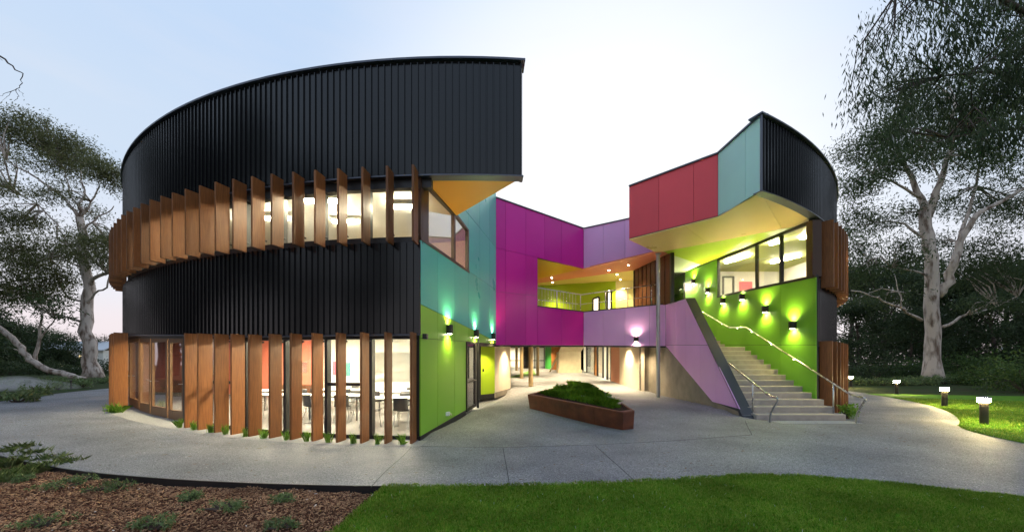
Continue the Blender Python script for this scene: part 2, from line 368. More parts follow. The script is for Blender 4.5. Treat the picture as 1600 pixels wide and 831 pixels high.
lawn = struct(polar('lawn', lawn_in, lambda t: max(30, lawn_in(t) + .5), -.022, .44, 30, 60, M_LAWNB, .010))
struct(polar('side_lawn', rlawn_in, lambda t: max(41, rlawn_in(t) + .5), .40, 1.25, 30, 60, M_LAWNB, .012))
struct(polar('garden_bed', 41.0, 60, .40, 1.25, 20, 40, M_SOIL, .02))
struct(polar('left_garden_bed', 22.74, 40, -1.2, -.602, 20, 40, M_GROUND, .02))
struct(polar('gravel_strip', 19.42, 19.98, -.62, -.035, 4, 60, mat('pale gravel', (.34, .33, .31), .9, var=.35, vscale=60, bump=.6, bscale=80), .009))
# steel edging along the mulch, expansion joints sawn into the slab
def ribbon(name, pts, w, m, parent, dz=.007, drop=.02):
    v = []; f = []
    for i, p in enumerate(pts):
        d = pts[min(i + 1, len(pts) - 1)] - pts[max(i - 1, 0)]; s = Vector((d.y, -d.x, 0)).normalized() * (w / 2)
        z = float(gz(p.x, p.y)) + dz
        for q, zz in ((p - s, z), (p + s, z), (p + s, z - drop), (p - s, z - drop)): v.append((q.x, q.y, zz))
    for i in range(len(pts) - 1):
        a = i * 4; b = a + 4
        for j in range(4): f.append((a + j, a + (j + 1) % 4, b + (j + 1) % 4, b + j))
    return mesh(name, v, f, m, parent)
M_JOINT = mat('dark joint', (.045, .045, .045), .9)
ribbon('steel_edging', [arc(-.352 + .33 * i / 50, 22.735) for i in range(51)], .014, M_FRAME, path, .006, .11)
def joint(pa, n=14): 
    pts = []
    for a, b in zip(pa[:-1], pa[1:]):
        for i in range(n): pts.append(a.lerp(b, i / n))
    ribbon('expansion_joint', pts + [pa[-1]], .012, M_JOINT, path, .0062, .02)
joint([G(643, 698), G(580, 760)]); joint([G(786, 700), G(796, 757)]); joint([G(930, 696), G(995, 754)])
joint([G(656, 697), G(785, 699), G(930, 695), G(1060, 688), G(1175, 679)]); joint([G(1175, 679), G(1164, 657)])

# ------------------------------------------------------------------ the school building
ZT = 8.70
B = thing('school_building', (CC.x, CC.y, 0), 'round two-storey school building with black ribbed cladding and coloured courtyard walls', 'building')
def ring(name, t0, t1, r0, r1, z0, z1, m, parent=B, n=None):
    n = n or max(2, int(abs(t1 - t0) / .025)); mb = MB(); f0 = z0 if callable(z0) else (lambda t: z0); f1 = z1 if callable(z1) else (lambda t: z1)
    v = []; f = []
    for i in range(n + 1):
        t = t0 + (t1 - t0) * i / n
        v += [arc(t, r0, f0(t)), arc(t, r1, f0(t)), arc(t, r1, f1(t)), arc(t, r0, f1(t))]
    for i in range(n):
        a = i * 4; b = a + 4
        for j in range(4): f.append((a + j, b + j, b + (j + 1) % 4, a + (j + 1) % 4))
    f += [(0, 1, 2, 3), (n * 4 + 3, n * 4 + 2, n * 4 + 1, n * 4)]
    return mesh(name, v, f, m, parent)
TL0, TL1 = -1.20, math.atan2(.225 + 1.26, CC.y - 8.43)      # upper drum, left block
TR0, TR1 = math.atan2(6.98 + 1.26, CC.y - 10.2), 1.20       # upper drum, right block
TC_L = col_theta(657, R0)[0]; TC_R = math.atan2(9.9 + 1.26, CC.y - 11.93)
def zsoff(t):      # head of the ground floor openings climbs a little to the left with the ground
    p = arc(t, R0); return 2.38 + 1.0 * float(np.clip(.04 * (-p.x - 6.2), 0, .30)) if t < 0 else 2.42
def cladding(t0, t1, z0, z1, parent, pitch=.158, joined=False):
    J = MB()
    n = int(round((t1 - t0) * R0 / pitch)); f0 = z0 if callable(z0) else (lambda t: z0)
    for i in range(n):
        a = t0 + (t1 - t0) * i / n; b = t0 + (t1 - t0) * (i + 1) / n; e = .011 / R0; h = .032
        zz = f0((a + b) / 2); prof = [(a, 0), (b - 3.2 * e, 0), (b - 2.4 * e, h), (b - .6 * e, h), (b, 0)]
        v = []; 
        for z in (zz, z1): v += [arc(t, R0 + d, z) for t, d in prof]
        k = len(prof); f = [(j, j + 1, k + j + 1, k + j) for j in range(k - 1)]
        if joined: J.add(v, f)
        else: mesh('cladding_panel', v, f, M_BLACK, parent)
    if joined: J.build('cladding_run', M_BLACK, parent)['kind'] = 'stuff'      # the part of the drum that turns out of sight
up_l = ring('upper_drum_wall', TL0, TL1, R0 - .25, R0 - .01, 6.05, ZT - .02, M_BACK); cladding(-.88, TL1, 6.04, ZT - .07, up_l); cladding(TL0 + .01, -.88, 6.04, ZT - .07, up_l, joined=True)
lo_l = ring('lower_drum_wall', TL0, TC_L, R0 - .25, R0 - .01, lambda t: zsoff(t) + .01, 4.50, M_BACK); cladding(-.88, TC_L, zsoff, 4.50, lo_l); cladding(TL0 + .01, -.88, zsoff, 4.50, lo_l, joined=True)
up_r = ring('upper_drum_wall', TR0 + .014, TR1, R0 - .25, R0 - .01, 6.55, ZT - .02, M_BACK); cladding(TR0, .80, 6.54, ZT - .07, up_r); cladding(.80, TR1 - .01, 6.54, ZT - .07, up_r, joined=True)
lo_r = ring('lower_drum_wall', TC_R + .016, TR1, R0 - .25, R0 - .01, 2.43, 4.52, M_BACK); cladding(TC_R, .80, 2.42, 4.52, lo_r); cladding(.80, TR1 - .01, 2.42, 4.52, lo_r, joined=True)
ring('rear_wall', TR1, 2 * math.pi + TL0, R0 - .25, R0, 0, ZT, M_BLACK, n=60)
ring('roof_capping', TL0, TL1 + .004, R0 - .3, R0 + .085, ZT - .035, ZT + .01, M_CAP)
ring('roof_capping', TR0 - .003, TR1, R0 - .3, R0 + .085, ZT - .035, ZT + .01, M_CAP)
ring('drip_flashing', TC_L - .5, TL1 + .002, R0 - .2, R0 + .055, 6.01, 6.04, M_CAP); ring('drip_flashing', TR0, TR1, R0 - .2, R0 + .055, 6.515, 6.54, M_CAP)
ring('drip_flashing', TL0, TC_L, R0 - .2, R0 + .05, lambda t: zsoff(t) - .03, lambda t: zsoff(t) - .002, M_CAP)
MB().box(tuple(arc(TL1, R0 - .2) + Vector((-.03, 0, 6.02))), tuple(arc(TL1, R0 - .2) + Vector((.035, .05, ZT)))).build('corner_flashing', M_CAP, B)

# plan of the courtyard walls
FOLD1, FOLD2, FOLD3 = Vector((-.671, 15.3)), Vector((3.69, 18.8)), Vector((7.0, 16.6))
RB0, RB1, RB2 = Vector((4.61, 14.35)), Vector((6.84, 12.1)), Vector((6.98, 10.2))
w1, w2, w3 = vplane(W1A, W1B), vplane(FOLD1, FOLD2), vplane(FOLD2, FOLD3)
w4 = Plane((7.0, 12, 0), (1, 0, 0)); w5 = Plane((9.9, 12, 0), (1, 0, 0)); w6, w7 = vplane(RB0, RB1), vplane(RB1, RB2)

# --- left courtyard wall: green below, teal above
def lin(a, b, x): return a[1] + (b[1] - a[1]) * (x - a[0]) / (b[0] - a[0])
L1 = ((657, 475), (775, 533)); L2 = ((657, 527.8), (775, 536.6)); L3 = ((730, 332), (775, 387)); L4 = ((657, 371.5), (775, 453))
APX = (712.5, 337)
s1 = [684, 710.5, 732, 749.7, 765]
gw = sheet(w1, [(658, 475.5), (775, 533), (775, 541), (746, 541), (745, 634), (658, 676)], M_BACK, 'green_wall', B)
panels(w1, [(657.2, 475), (775, 533), (775, 537), (657.2, 528)], cols(s1), M_GREEN_L, gw)
def base_px(x, h):     # pixel of the wall foot plus h
    Y = (W1A.x - W1A.y * W1S) / ((x - CXP) / F - W1S)
    z = float(gz(Y * (x - CXP) / F + .2, Y)) + h; return (x, HOR - (z - CAMZ) * F / Y)
panels(w1, [(657.2, 528), (728, lin(*L2, 728)), base_px(728, .10), base_px(657.2, .10)], cols([684, 710.5]), M_GREEN_L, gw)
MB().prism([w1.px(*base_px(657, -.05)), w1.px(*base_px(728, -.05)), w1.px(*base_px(728, .10)), w1.px(*base_px(657, .10))], -w1.n * .06).build('plinth', M_FRAME, gw)
# glazed door at the end of the green wall
def door(pl, x0, x1, ytop, yb0, yb1, parent, m, glass=M_GLASS, fw=.07, rail=None, name='door', ytop1=None, kick=None):
    ytop1 = ytop if ytop1 is None else ytop1
    a, b, c, d = pl.px(x0, yb0), pl.px(x1, yb1), pl.px(x1, ytop1), pl.px(x0, ytop)
    def lerp2(u, v): return (a.lerp(b, u)).lerp(d.lerp(c, u), v)
    W = (b - a).length; H = (d - a).length; u = fw / W; v = fw / H; vb = (kick or fw * 1.6) / H; mb = MB(); n = pl.n
    def q(u0, u1, v0, v1): mb.prism([lerp2(u0, v0) + n * .025, lerp2(u1, v0) + n * .025, lerp2(u1, v1) + n * .025, lerp2(u0, v1) + n * .025], -n * .06)
    q(0, u, 0, 1); q(1 - u, 1, 0, 1); q(u, 1 - u, 1 - v, 1); q(u, 1 - u, 0, vb)
    if rail: q(u, 1 - u, rail - v * .4, rail + v * .4)
    D = mb.build(name, m, parent)
    MB().prism([lerp2(u * .9, vb * .9), lerp2(1 - u * .9, vb * .9), lerp2(1 - u * .9, 1 - v * .9), lerp2(u * .9, 1 - v * .9)], -n * .008).build('glass_pane', glass, D)
    return D, lerp2
d1, lp = door(w1, 728.5, 742, 534.5, base_px(728.5, .03)[1], base_px(742, .03)[1], B, M_FRAME, rail=.42)
bar(w1, (744, 534), (744, base_px(744, .02)[1]), .10, M_FRAME, 'door_jamb', B, d=.15); bar(w1, (728, 534.6), (746, 535.8), .06, M_FRAME, 'door_head', B, d=.12)
MB().tube([lp(.88, .42) + w1.n * .03, lp(.88, .42) + w1.n * .08, lp(.7, .42) + w1.n * .08], .012).build('door_handle', M_STEEL, d1)

tw = sheet(w1, [(657.5, 372), (732, 424), (732, 300), (775, 250), (775, 534), (657.5, 475)], M_BACK, 'teal_wall', B)
panels(w1, [(657.2, 371.7), (775, 453), (775, 533), (657.2, 475)], cols(s1), M_TEAL, tw)
panels(w1, [(732, 334.5), (775, 387), (775, 453), (732, 423.3)], cols(s1), M_TEAL, tw)
panels(w1, [(713, 313), (733, 335.6), (775, 387), (775, 250), (713, 250)], cols(s1), M_TEAL, tw)
panels(w1, [(713.5, 315), (732, 335), (732, 359.5), (714, 337)], [], M_TEAL, tw)
sheet(w1, [(713, 250), (775, 250), (775, 400), (732, 400), (732, 360), (714, 338)], M_BACK, 'wall_backing', tw, back=.035)
# corner window of the teal wall
win = MB(); wn = w1.n
def wbar(a, b, w, d=.10, proud=.02, mb=None):
    p, q = w1.px(*a), w1.px(*b); t = (q - p).normalized(); s = t.cross(wn).normalized() * (w / 2)
    (mb or win).prism([p - s + wn * proud, q - s + wn * proud, q + s + wn * proud, p + s + wn * proud], -wn * d)
wbar((657, 372.5), (733, 425), .07); wbar((731.3, 361), (731.3, 423), .09); wbar((714, 337), (732, 361), .07); wbar((710, 336), (710, 407), .10); wbar((660, 281), (714, 338), .07)
win = win.build('window', M_BROWN, tw)
MB().prism([w1.px(657.5, 276), w1.px(670, 291), w1.px(670, 380), w1.px(657.5, 372)], -wn * .08).build('window_jamb', M_BROWN, win)
for poly in ([(670, 291), (708.5, 333), (708.5, 406), (670, 380)], [(711, 334), (714, 338), (731, 361), (731, 422), (711, 408)]):
    MB().prism([w1.px(*p) - wn * .03 for p in poly], -wn * .008).build('glass_pane', M_GLASSR, win)

# orange soffit under the left overhang and the return face of the overhang
apx3 = w1.px(*APX); apx3.z = 6.02
arcpts = [arc(TC_L + (TL1 - TC_L) * i / 14, R0 - .03, 6.02) for i in range(15)]
MB().prism(arcpts + [Vector((apx3.x, apx3.y, 6.02))], Vector((0, 0, .06))).build('orange_soffit', M_ORANGE, B)
tip = arcpts[-1]
MB().prism([tip + Vector((-.05, .03, .05)), Vector((apx3.x - .05, apx3.y, 6.07)), Vector((apx3.x - .05, apx3.y, ZT - .06)), Vector((tip.x - .05, tip.y + .03, ZT - .06))], Vector((-.05, 0, 0))).build('overhang_return_wall', M_TEAL, B)

# --- magenta wall
s2 = [790, 821.7, 851, 877]; L5 = ((775, 387), (912, 419.8)); L6 = ((775, 455), (840, 462.5)); L7 = ((840, 478.6), (912, 487.5))
def ytop(pl, x): 
    p = pl.px(x, HOR); return HOR - (ZT - .03 - CAMZ) * F / p.y
mw = sheet(w2, [(775, ytop(w2, 775)), (912, ytop(w2, 912)), (912, 419.5), (840, 403), (840, 478), (912, 487), (912, 539), (775, 538.5)], M_BACK, 'magenta_wall', B)
panels(w2, [(775, ytop(w2, 775)), (912, ytop(w2, 912)), (912, 419.8), (775, 387)], cols(s2), M_MAG, mw)
panels(w2, [(775, 387), (840, lin(*L5, 840)), (840, 462.5), (775, 455)], cols(s2), M_MAG, mw)
panels(w2, [(775, 455), (840, 462.5), (840, 539), (775, 538.8)], cols(s2), M_MAG, mw)
panels(w2, [(840, 478.6), (912, 487.5), (912, 539.4), (840, 539)], cols([877]), M_MAG, mw)
# --- lavender walls: parapet of the deck below, roof fascia above
lw = sheet(w3, [(912, 487.5), (1040, 475), (1040, 540.5), (912, 539.5)], M_BACK, 'lavender_wall', B)
panels(w3, [(912, 487.5), (1040, 475), (1040, 540.5), (912, 539.5)], cols([942.4, 976.5, 1014.6]), M_LAV, lw)
bar(w2, (840, 478), (912, 486.8), .045, M_FRAME, 'deck_capping', mw, d=.12, proud=.01); bar(w3, (912, 487), (1040, 474.5), .045, M_FRAME, 'deck_capping', lw, d=.12, proud=.01)
bar(w2, (775, 540), (912, 540.6), .07, M_FRAME, 'soffit_edge', mw, d=.2, proud=-.01); bar(w3, (912, 540.6), (1040, 541.6), .07, M_FRAME, 'soffit_edge', lw, d=.2, proud=-.01)
lu = sheet(w3, [(912, ytop(w3, 912)), (1034, ytop(w3, 1034)), (1034, 391), (912, 419)], M_BACK, 'lavender_fascia', B)
panels(w3, [(912, ytop(w3, 912)), (1034, ytop(w3, 1034)), (1034, 391), (912, 419.3)], cols([942.4, 976.5, 1014.6]), M_LAV, lu)
for pl, a, b, par in ((w2, 775, 912, mw), (w3, 912, 1034, lu)):
    p, q = pl.px(a, ytop(pl, a)), pl.px(b, ytop(pl, b)); p.z = q.z = ZT - .01
    MB().prism([p + pl.n * .04, q + pl.n * .04, q - pl.n * .2, p - pl.n * .2], Vector((0, 0, -.05))).build('roof_capping', M_CAP, par)
# --- red and mint walls of the raised right block
zb = 6.56
def zpx(pl, x, z): p = pl.px(x, HOR); return (x, HOR - (z - CAMZ) * F / p.y)
rw = sheet(w6, [zpx(w6, 983, ZT - .03), zpx(w6, 1121.7, ZT - .03), zpx(w6, 1121.7, zb), zpx(w6, 983, zb)], M_BACK, 'red_wall', B)
panels(w6, [zpx(w6, 983, ZT - .03), zpx(w6, 1121.7, ZT - .03), zpx(w6, 1121.7, zb), zpx(w6, 983, zb)], cols([1029.3, 1083.8]), M_RED, rw)
tm = sheet(w7, [zpx(w7, 1121.9, ZT - .03), zpx(w7, 1188.5, ZT - .03), zpx(w7, 1188.5, zb), zpx(w7, 1121.9, zb)], M_BACK, 'mint_wall', B)
panels(w7, [zpx(w7, 1121.9, ZT - .03), zpx(w7, 1188.5, ZT - .03), zpx(w7, 1188.5, zb), zpx(w7, 1121.9, zb)], cols([1164.7]), M_MINT, tm)
MB().box((RB2.x - .03, RB2.y - .02, 6.52), (RB2.x + .012, RB2.y + .03, ZT - .03)).build('corner_flashing', M_CAP, tm)
for a, b, par in ((RB0, RB1, rw), (RB1, RB2, tm)):
    d = (b - a).normalized(); n = Vector((d.y, -d.x))
    if n.dot(a) > 0: n = -n
    MB().prism([(a.x + n.x * .05, a.y + n.y * .05, ZT), (b.x + n.x * .05, b.y + n.y * .05, ZT), (b.x - n.x * .2, b.y - n.y * .2, ZT), (a.x - n.x * .2, a.y - n.y * .2, ZT)], Vector((0, 0, -.05))).build('roof_capping', M_CAP, par)
RB3 = Vector((6.17, 15.83))
MB().prism([(RB0.x, RB0.y, zb), (RB3.x, RB3.y, zb), (RB3.x, RB3.y, ZT - .03), (RB0.x, RB0.y, ZT - .03)], Vector((.05, .02, 0))).build('red_return_wall', M_RED, B)
hz = hplane(zb - .02); ys = MB()
ypoly = [(983, 374.5), (1121.7, 339.5), (1189, 300.5)] + [(lambda p: (CXP + F * p.x / p.y, HOR - (p.z - CAMZ) * F / p.y))(arc(TR0 + (.655 - TR0) * i / 8, R0 - .02, zb - .02)) for i in range(1, 9)] + [(1037.6, 393.3), (1022, 393.3)]
yp = mesh('yellow_soffit', [hz.px(*p) + Vector((0, 0, .05)) for p in ypoly], [tuple(range(len(ypoly)))], M_BACK, B)
for c in split(ypoly, [((1189, 300), (1220, 355)), ((1070, 353), (1102.6, 378))]):
    pts = inset3([hz.px(*p) for p in dedupe(c)], Vector((0, 0, 1)), .006); MB().prism(pts, Vector((0, 0, .03))).build('panel', M_YELLOW, yp)
pc = plane3((6.65, 15.96, zb - .01), (10.2, 12.2, zb - .01), (9.9, 19.1, 6.86))
sheet(pc, [(1037, 393.3), (1280, 339.6), (1095, 413.5), (1050, 398.5)], M_LIME, 'lime_ceiling', B, back=0, th=.04)
sheet(pc, [(1048, 397.5), (1095, 413.5), (1070.6, 425.2), (1048, 426)], M_PALE, 'pale_ceiling', B, back=-.002, th=.04)

# --- grass-green wall along the stair
sgw = sheet(w5, [(1070, 424.5), (1120, 406), (1120, 464.5), (1275, 432), (1275, 650), (1070, 620)], M_BACK, 'stair_wall', B)
panels(w5, [(1070.5, 425), (1120, 405.5), (1120, 539), (1070.5, 545)], [], M_GREEN_R, sgw)
panels(w5, [(1120, 464.8), (1275, 430.5), (1275, 538.6), (1120, 538.6)], cols([1219]), M_GREEN_R, sgw)
panels(w5, [(1120, 538.6), (1275, 538.6), (1275, 650), (1120, 620)], cols([1219]), M_GREEN_R, sgw)
# window strip over the stair
wm = MB()
def pbar(mb, pl, a, b, w, d=.10, proud=.02):
    p, q = pl.px(*a), pl.px(*b); t = (q - p).normalized(); s = t.cross(pl.n).normalized() * (w / 2)
    mb.prism([p - s + pl.n * proud, q - s + pl.n * proud, q + s + pl.n * proud, p + s + pl.n * proud], -pl.n * d)
pbar(wm, w5, (1121, 406.5), (1262, 348.5), .10); pbar(wm, w5, (1121, 463.8), (1275, 431), .09); pbar(wm, w5, (1122, 406), (1122, 464), .09); pbar(wm, w5, (1182, 382), (1182, 451), .10); pbar(wm, w5, (1220, 367), (1220, 443), .10)
wr = wm.build('window', M_FRAME, sgw)
bar(w5, (1266, 346), (1266, 433), .26, M_BROWN, 'window_post', wr, d=.3, proud=.03)
for x0, x1 in ((1123, 1181), (1183, 1219), (1221, 1262)):
    MB().prism([w5.px(x0, lin((1121, 406.5), (1262, 348.5), x0)), w5.px(x1, lin((1121, 406.5), (1262, 348.5), x1)), w5.px(x1, lin((1121, 463.8), (1275, 431), x1)), w5.px(x0, lin((1121, 463.8), (1275, 431), x0))], -w5.n * .008).build('glass_pane', M_GLASS, wr)

# --- roof and floor plates
outline = [arc(TL1 - .006 - i * (2 * math.pi - (TR0 + .02 - TL1) - .012) / 120, R0 - .1) for i in range(121)]
rim = [(p.x, p.y) for p in outline] + [(RB2.x + .3, RB2.y + .3), (RB1.x + .2, RB1.y + .2), (RB0.x + .1, RB0.y + .05), (6.25, 17.25), (FOLD2.x, FOLD2.y + .1), (FOLD1.x - .05, FOLD1.y + .08), (apx3.x - .05, apx3.y)]
def plate(name, pts, z, m, parent=B, th=.1, fz=None):
    bm = bmesh.new(); vs = [bm.verts.new((x, y, z)) for x, y in pts]; f = bm.faces.new(vs); r = bmesh.ops.extrude_face_region(bm, geom=[f])
    for e in r['geom']:
        if isinstance(e, bmesh.types.BMVert): e.co.z -= th
    bmesh.ops.triangulate(bm, faces=bm.faces[:]); bmesh.ops.recalc_face_normals(bm, faces=bm.faces[:])
    me = bpy.data.meshes.new(name); bm.to_mesh(me); bm.free(); return link(name, me, parent, m)
plate('roof', rim, ZT - .08, mat('grey membrane roof', (.2, .2, .21), .8), th=.12)

# ------------------------------------------------------------------ fins
def fin(t, z0, z1, r0=R0 + .045, r1=R0 + .37, th=.05, name='timber_fin'):
    e = Vector((math.cos(t), math.sin(t), 0)) * (th / 2)
    a, b = arc(t, r0), arc(t, r1); pts = [a - e, b - e, b + e, a + e]
    o = MB().prism([Vector((p.x, p.y, z0)) for p in pts], Vector((0, 0, z1 - z0))).build(name, M_FIN, B); return o
def fin_bracket(t, z):
    MB().tube([arc(t, R0 - .02, z), arc(t, R0 + .08, z)], .025, 6).build('fin_bracket', M_FRAME, B)
RO = R0 + .37
ux = [173, 177.3, 182.5, 189.3, 197.6, 208, 220, 234, 251, 269, 289.4, 311.8, 336.2, 363.8, 393.4, 424, 457.8, 492, 528, 566, 604.5, 645]
uy = [354.6, 348, 341.5, 335.3, 329.6, 323.8, 317.6, 311.6, 306, 300.7, 295.3, 289.7, 284.3, 279.5, 275.6, 271.4, 268.5, 265.6, 263, 260.8, 258.9, 257]
bx = [173, 198.6, 222, 249, 310.5, 386, 424, 566, 645]; by = [432, 419.6, 410.5, 403, 394, 386, 381.6, 377, 375]
last = None; first = None
for x, y in zip(ux, uy):
    t, Y = col_theta(x, RO); zt = CAMZ + (HOR - y) / F * Y; zb_ = CAMZ + (HOR - float(np.interp(x, bx, by))) / F * Y
    if last is not None and t - last < .012: continue
    if first is None: first = (t, zb_, zt)
    fin(t, zb_, zt); fin_bracket(t, zb_ + .25); fin_bracket(t, zt - .35); last = t
for k in range(1, 8): fin(first[0] - .029 * k, first[1] + .01 * k, first[2] + .01 * k)
gx = [288.4, 309, 335, 361, 388.6, 421, 454, 488, 526, 564, 602, 642]
for x in gx:
    t, Y = col_theta(x, RO); p = arc(t, RO); fin(t, float(gz(p.x, p.y)) - .02, zsoff(t) + .02); fin_bracket(t, zsoff(t) - .15)
tq = col_theta(178, RO)[0]; p = arc(tq, RO)
for k in range(6): fin(tq - .004 - k * .03, .18, zsoff(tq) + .08)
for k in range(14):
    t = TC_R + .026 + k * .0285; fin(t, 4.22 + .012 * k, 6.42 + .03 * k); fin(t - .008, -.02, 2.44)
    if k < 5: fin_bracket(t, 4.6); fin_bracket(t, 6.2)

# ------------------------------------------------------------------ drum glazing
def pane(t0, t1, r, z0, z1, parent, m=M_GLASS):
    a, b = arc(t0, r), arc(t1, r); n = Vector((a.y - b.y, b.x - a.x, 0)).normalized() * .008
    MB().prism([(a.x, a.y, z0), (b.x, b.y, z0), (b.x, b.y, z1), (a.x, a.y, z1)], n).build('glass_pane', m, parent)
def mullion(t, z0, z1, parent, w=.06, m=M_FRAME, r0=R0 - .26, r1=R0 - .1):
    e = Vector((math.cos(t), math.sin(t), 0)) * (w / 2); a, b = arc(t, r0), arc(t, r1)
    MB().prism([Vector((p.x, p.y, z0)) for p in (a - e, b - e, b + e, a + e)], Vector((0, 0, z1 - z0))).build('mullion', m, parent)
# upper window ribbon, left
wu = ring('window_ribbon', TL0, TC_L + .012, R0 - .24, R0 - .08, 5.80, 6.03, M_FRAME); ring('window_sill', TL0, TC_L, R0 - .26, R0 - .06, 4.501, 4.65, M_FRAME, wu)
ts = [col_theta(x, R0 - .15)[0] for x in (389, 449, 512.7, 582)]; stp = (ts[-1] - ts[0]) / 3; tm_ = [ts[-1] + stp * .93]
while tm_[-1] > TL0 + stp: tm_.append(tm_[-1] - stp)
for i, t in enumerate(tm_):
    if i: mullion(t, 4.64, 5.81, wu, .07)
    if i + 1 < len(tm_): pane(tm_[i + 1], t, R0 - .17, 4.64, 5.81, wu)
mullion(TC_L - .002, 4.5, 6.03, wu, .12, M_BROWN)
# ground floor glazing, left
tdoor = [col_theta(x, R0 - .15)[0] for x in (193, 204, 219.5, 237, 264, 290)]
tg = [col_theta(x, R0 - .15)[0] for x in (325, 386, 447, 511, 580.6, 646)]; tg = [tdoor[-1]] + tg
wg = ring('window_wall', tdoor[0] - .02, TC_L + .006, R0 - .24, R0 - .1, lambda t: zsoff(t) - .10, lambda t: zsoff(t) + .02, M_FRAME)
def gzl(t): p = arc(t, R0 - .15); return float(gz(p.x - .3, p.y))
ring('bottom_rail', tdoor[-1], TC_L, R0 - .24, R0 - .1, lambda t: gzl(t) - .05, lambda t: gzl(t) + .09, M_FRAME, wg)
for i, t in enumerate(tg):
    mullion(t, gzl(t), zsoff(t), wg, .07)
    if i + 1 < len(tg): pane(t, tg[i + 1], R0 - .17, gzl(t) + .06, zsoff(t) - .06, wg)
for a, b in ((tg[1], tg[2]), (tg[4], tg[5])): ring('transom', a, b, R0 - .2, R0 - .12, 1.17, 1.25, M_FRAME, wg, n=4)
mullion(TC_L - .0035, 0, zsoff(TC_L), wg, .12, M_FRAME, R0 - .3, R0 - .02)
# timber framed doors at the end of the drum
for i in range(len(tdoor) - 1):
    a, b = arc(tdoor[i] + .002, R0 - .15), arc(tdoor[i + 1] - .002, R0 - .15); g = max(gzl(tdoor[i]), gzl(tdoor[i + 1])) + .01; zt = zsoff(tdoor[i]) - .10
    d = Vector((b.x - a.x, b.y - a.y, 0)); W = d.length; d.normalize(); n = Vector((d.y, -d.x, 0)); mb = MB()
    def q(u0, u1, z0, z1, mm=mb): mm.prism([Vector((a.x, a.y, 0)) + d * u + n * .03 + Vector((0, 0, z)) for u, z in ((u0, z0), (u1, z0), (u1, z1), (u0, z1))], -n * .06)
    q(0, .10, g - .05, zt); q(W - .10, W, g - .05, zt); q(.10, W - .10, zt - .13, zt); q(.10, W - .10, g - .05, g + .24)
    D = mb.build('door', M_WOODF, wg); pm = MB(); pm.prism([Vector((a.x, a.y, 0)) + d * u + Vector((0, 0, z)) for u, z in ((.09, g + .23), (W - .09, g + .23), (W - .09, zt - .12), (.09, zt - .12))], -n * .008); pm.build('glass_pane', M_GLASSR, D)
    hp = Vector((a.x, a.y, g + 1.0)) + d * (W - .05 if i % 2 == 0 else .05) + n * .03
    MB().tube([hp, hp + n * .05, hp + n * .05 + d * (.12 if i % 2 else -.12)], .012).build('door_handle', M_STEEL, D)
# glazing behind the fins of the right block
wq = ring('window_ribbon', TC_R + .016, TR1, R0 - .24, R0 - .08, 6.3, 6.545, M_FRAME); ring('window_sill', TC_R + .016, TR1, R0 - .26, R0 - .06, 4.521, 4.66, M_FRAME, wq)
wz = ring('window_wall', TC_R + .016, TR1, R0 - .24, R0 - .1, 2.3, 2.43, M_FRAME); ring('bottom_rail', TC_R + .016, TR1, R0 - .24, R0 - .1, 0, .09, M_FRAME, wz)
for k in range(8):
    t = TC_R + .02 + k * .052; mullion(t, 4.6, 6.35, wq); mullion(t, 0, 2.35, wz); pane(t, t + .052, R0 - .17, 4.62, 6.35, wq); pane(t, t + .052, R0 - .17, .05, 2.35, wz)

# ------------------------------------------------------------------ rooms behind the glass
def wall(a, b, z0, z1, m, name, parent=B, th=.12):
    d = Vector((b[0] - a[0], b[1] - a[1], 0)).normalized(); n = Vector((-d.y, d.x, 0)) * th
    if n.dot(Vector((a[0], a[1], 0))) < 0: n = -n
    return MB().prism([(a[0], a[1], z0), (b[0], b[1], z0), (b[0], b[1], z1), (a[0], a[1], z1)], n).build(name, m, parent)
def light_panel(c, lx, ly, z, m, rz=0, name='ceiling_light', label=None, group=None):
    cs, sn = math.cos(rz), math.sin(rz); R = lambda u, v, w: Vector((c[0] + u * cs - v * sn, c[1] + u * sn + v * cs, w))
    t = thing(name, (c[0], c[1], z), label, 'ceiling light', group)
    MB().prism([R(-lx / 2 - .02, -ly / 2 - .02, z + .01), R(lx / 2 + .02, -ly / 2 - .02, z + .01), R(lx / 2 + .02, ly / 2 + .02, z + .01), R(-lx / 2 - .02, ly / 2 + .02, z + .01)], Vector((0, 0, .05))).build('housing', M_WHITE, t)
    MB().prism([R(-lx / 2, -ly / 2, z), R(lx / 2, -ly / 2, z), R(lx / 2, ly / 2, z), R(-lx / 2, ly / 2, z)], Vector((0, 0, -.05 if name == 'linear_light' else .009))).build('diffuser', m, t)
    return t
# classroom on the ground floor
fl = [( *arc(-.95 + (TC_L + .95) * i / 30, R0 - .27).xy,) for i in range(31)]
W0, W9 = Vector((-1.05, 15.1)), Vector((-15.5, 17.6))
wb = vplane(W0, W9)
plate('classroom_ceiling', fl + [(wallx(15.0) - .15, 15.0), (W9.x, W9.y)], 2.98, M_WHITE, th=.08)
cf = polar('classroom_floor', 9.5, R0 - .27, -.95, TC_L, 30, 60, M_FLOOR, .012, fz=lambda X, Y: np.clip(.034 * np.logaddexp(0, (-X - 6.8) * 3) / 3, 0, .30)); cf.parent = B; cf.matrix_parent_inverse = Matrix.Translation(-B.location)
bw = lambda x: (lambda p: (p.x, p.y))(wb.px(x, HOR))
for x0, x1, m in ((205, 236, M_WHITE), (236, 506, M_CORAL), (506, 738, M_WHITE)): wall(bw(x0), bw(x1), -.1, 2.92, m, 'classroom_wall')
wall((wallx(8.6) - .12, 8.7), (wallx(12.6) - .12, 12.6), 0, 2.92, M_WHITE, 'classroom_wall', th=.05)
wall(bw(560), bw(690), .9, 2.2, M_BOARD, 'whiteboard', th=-.03)
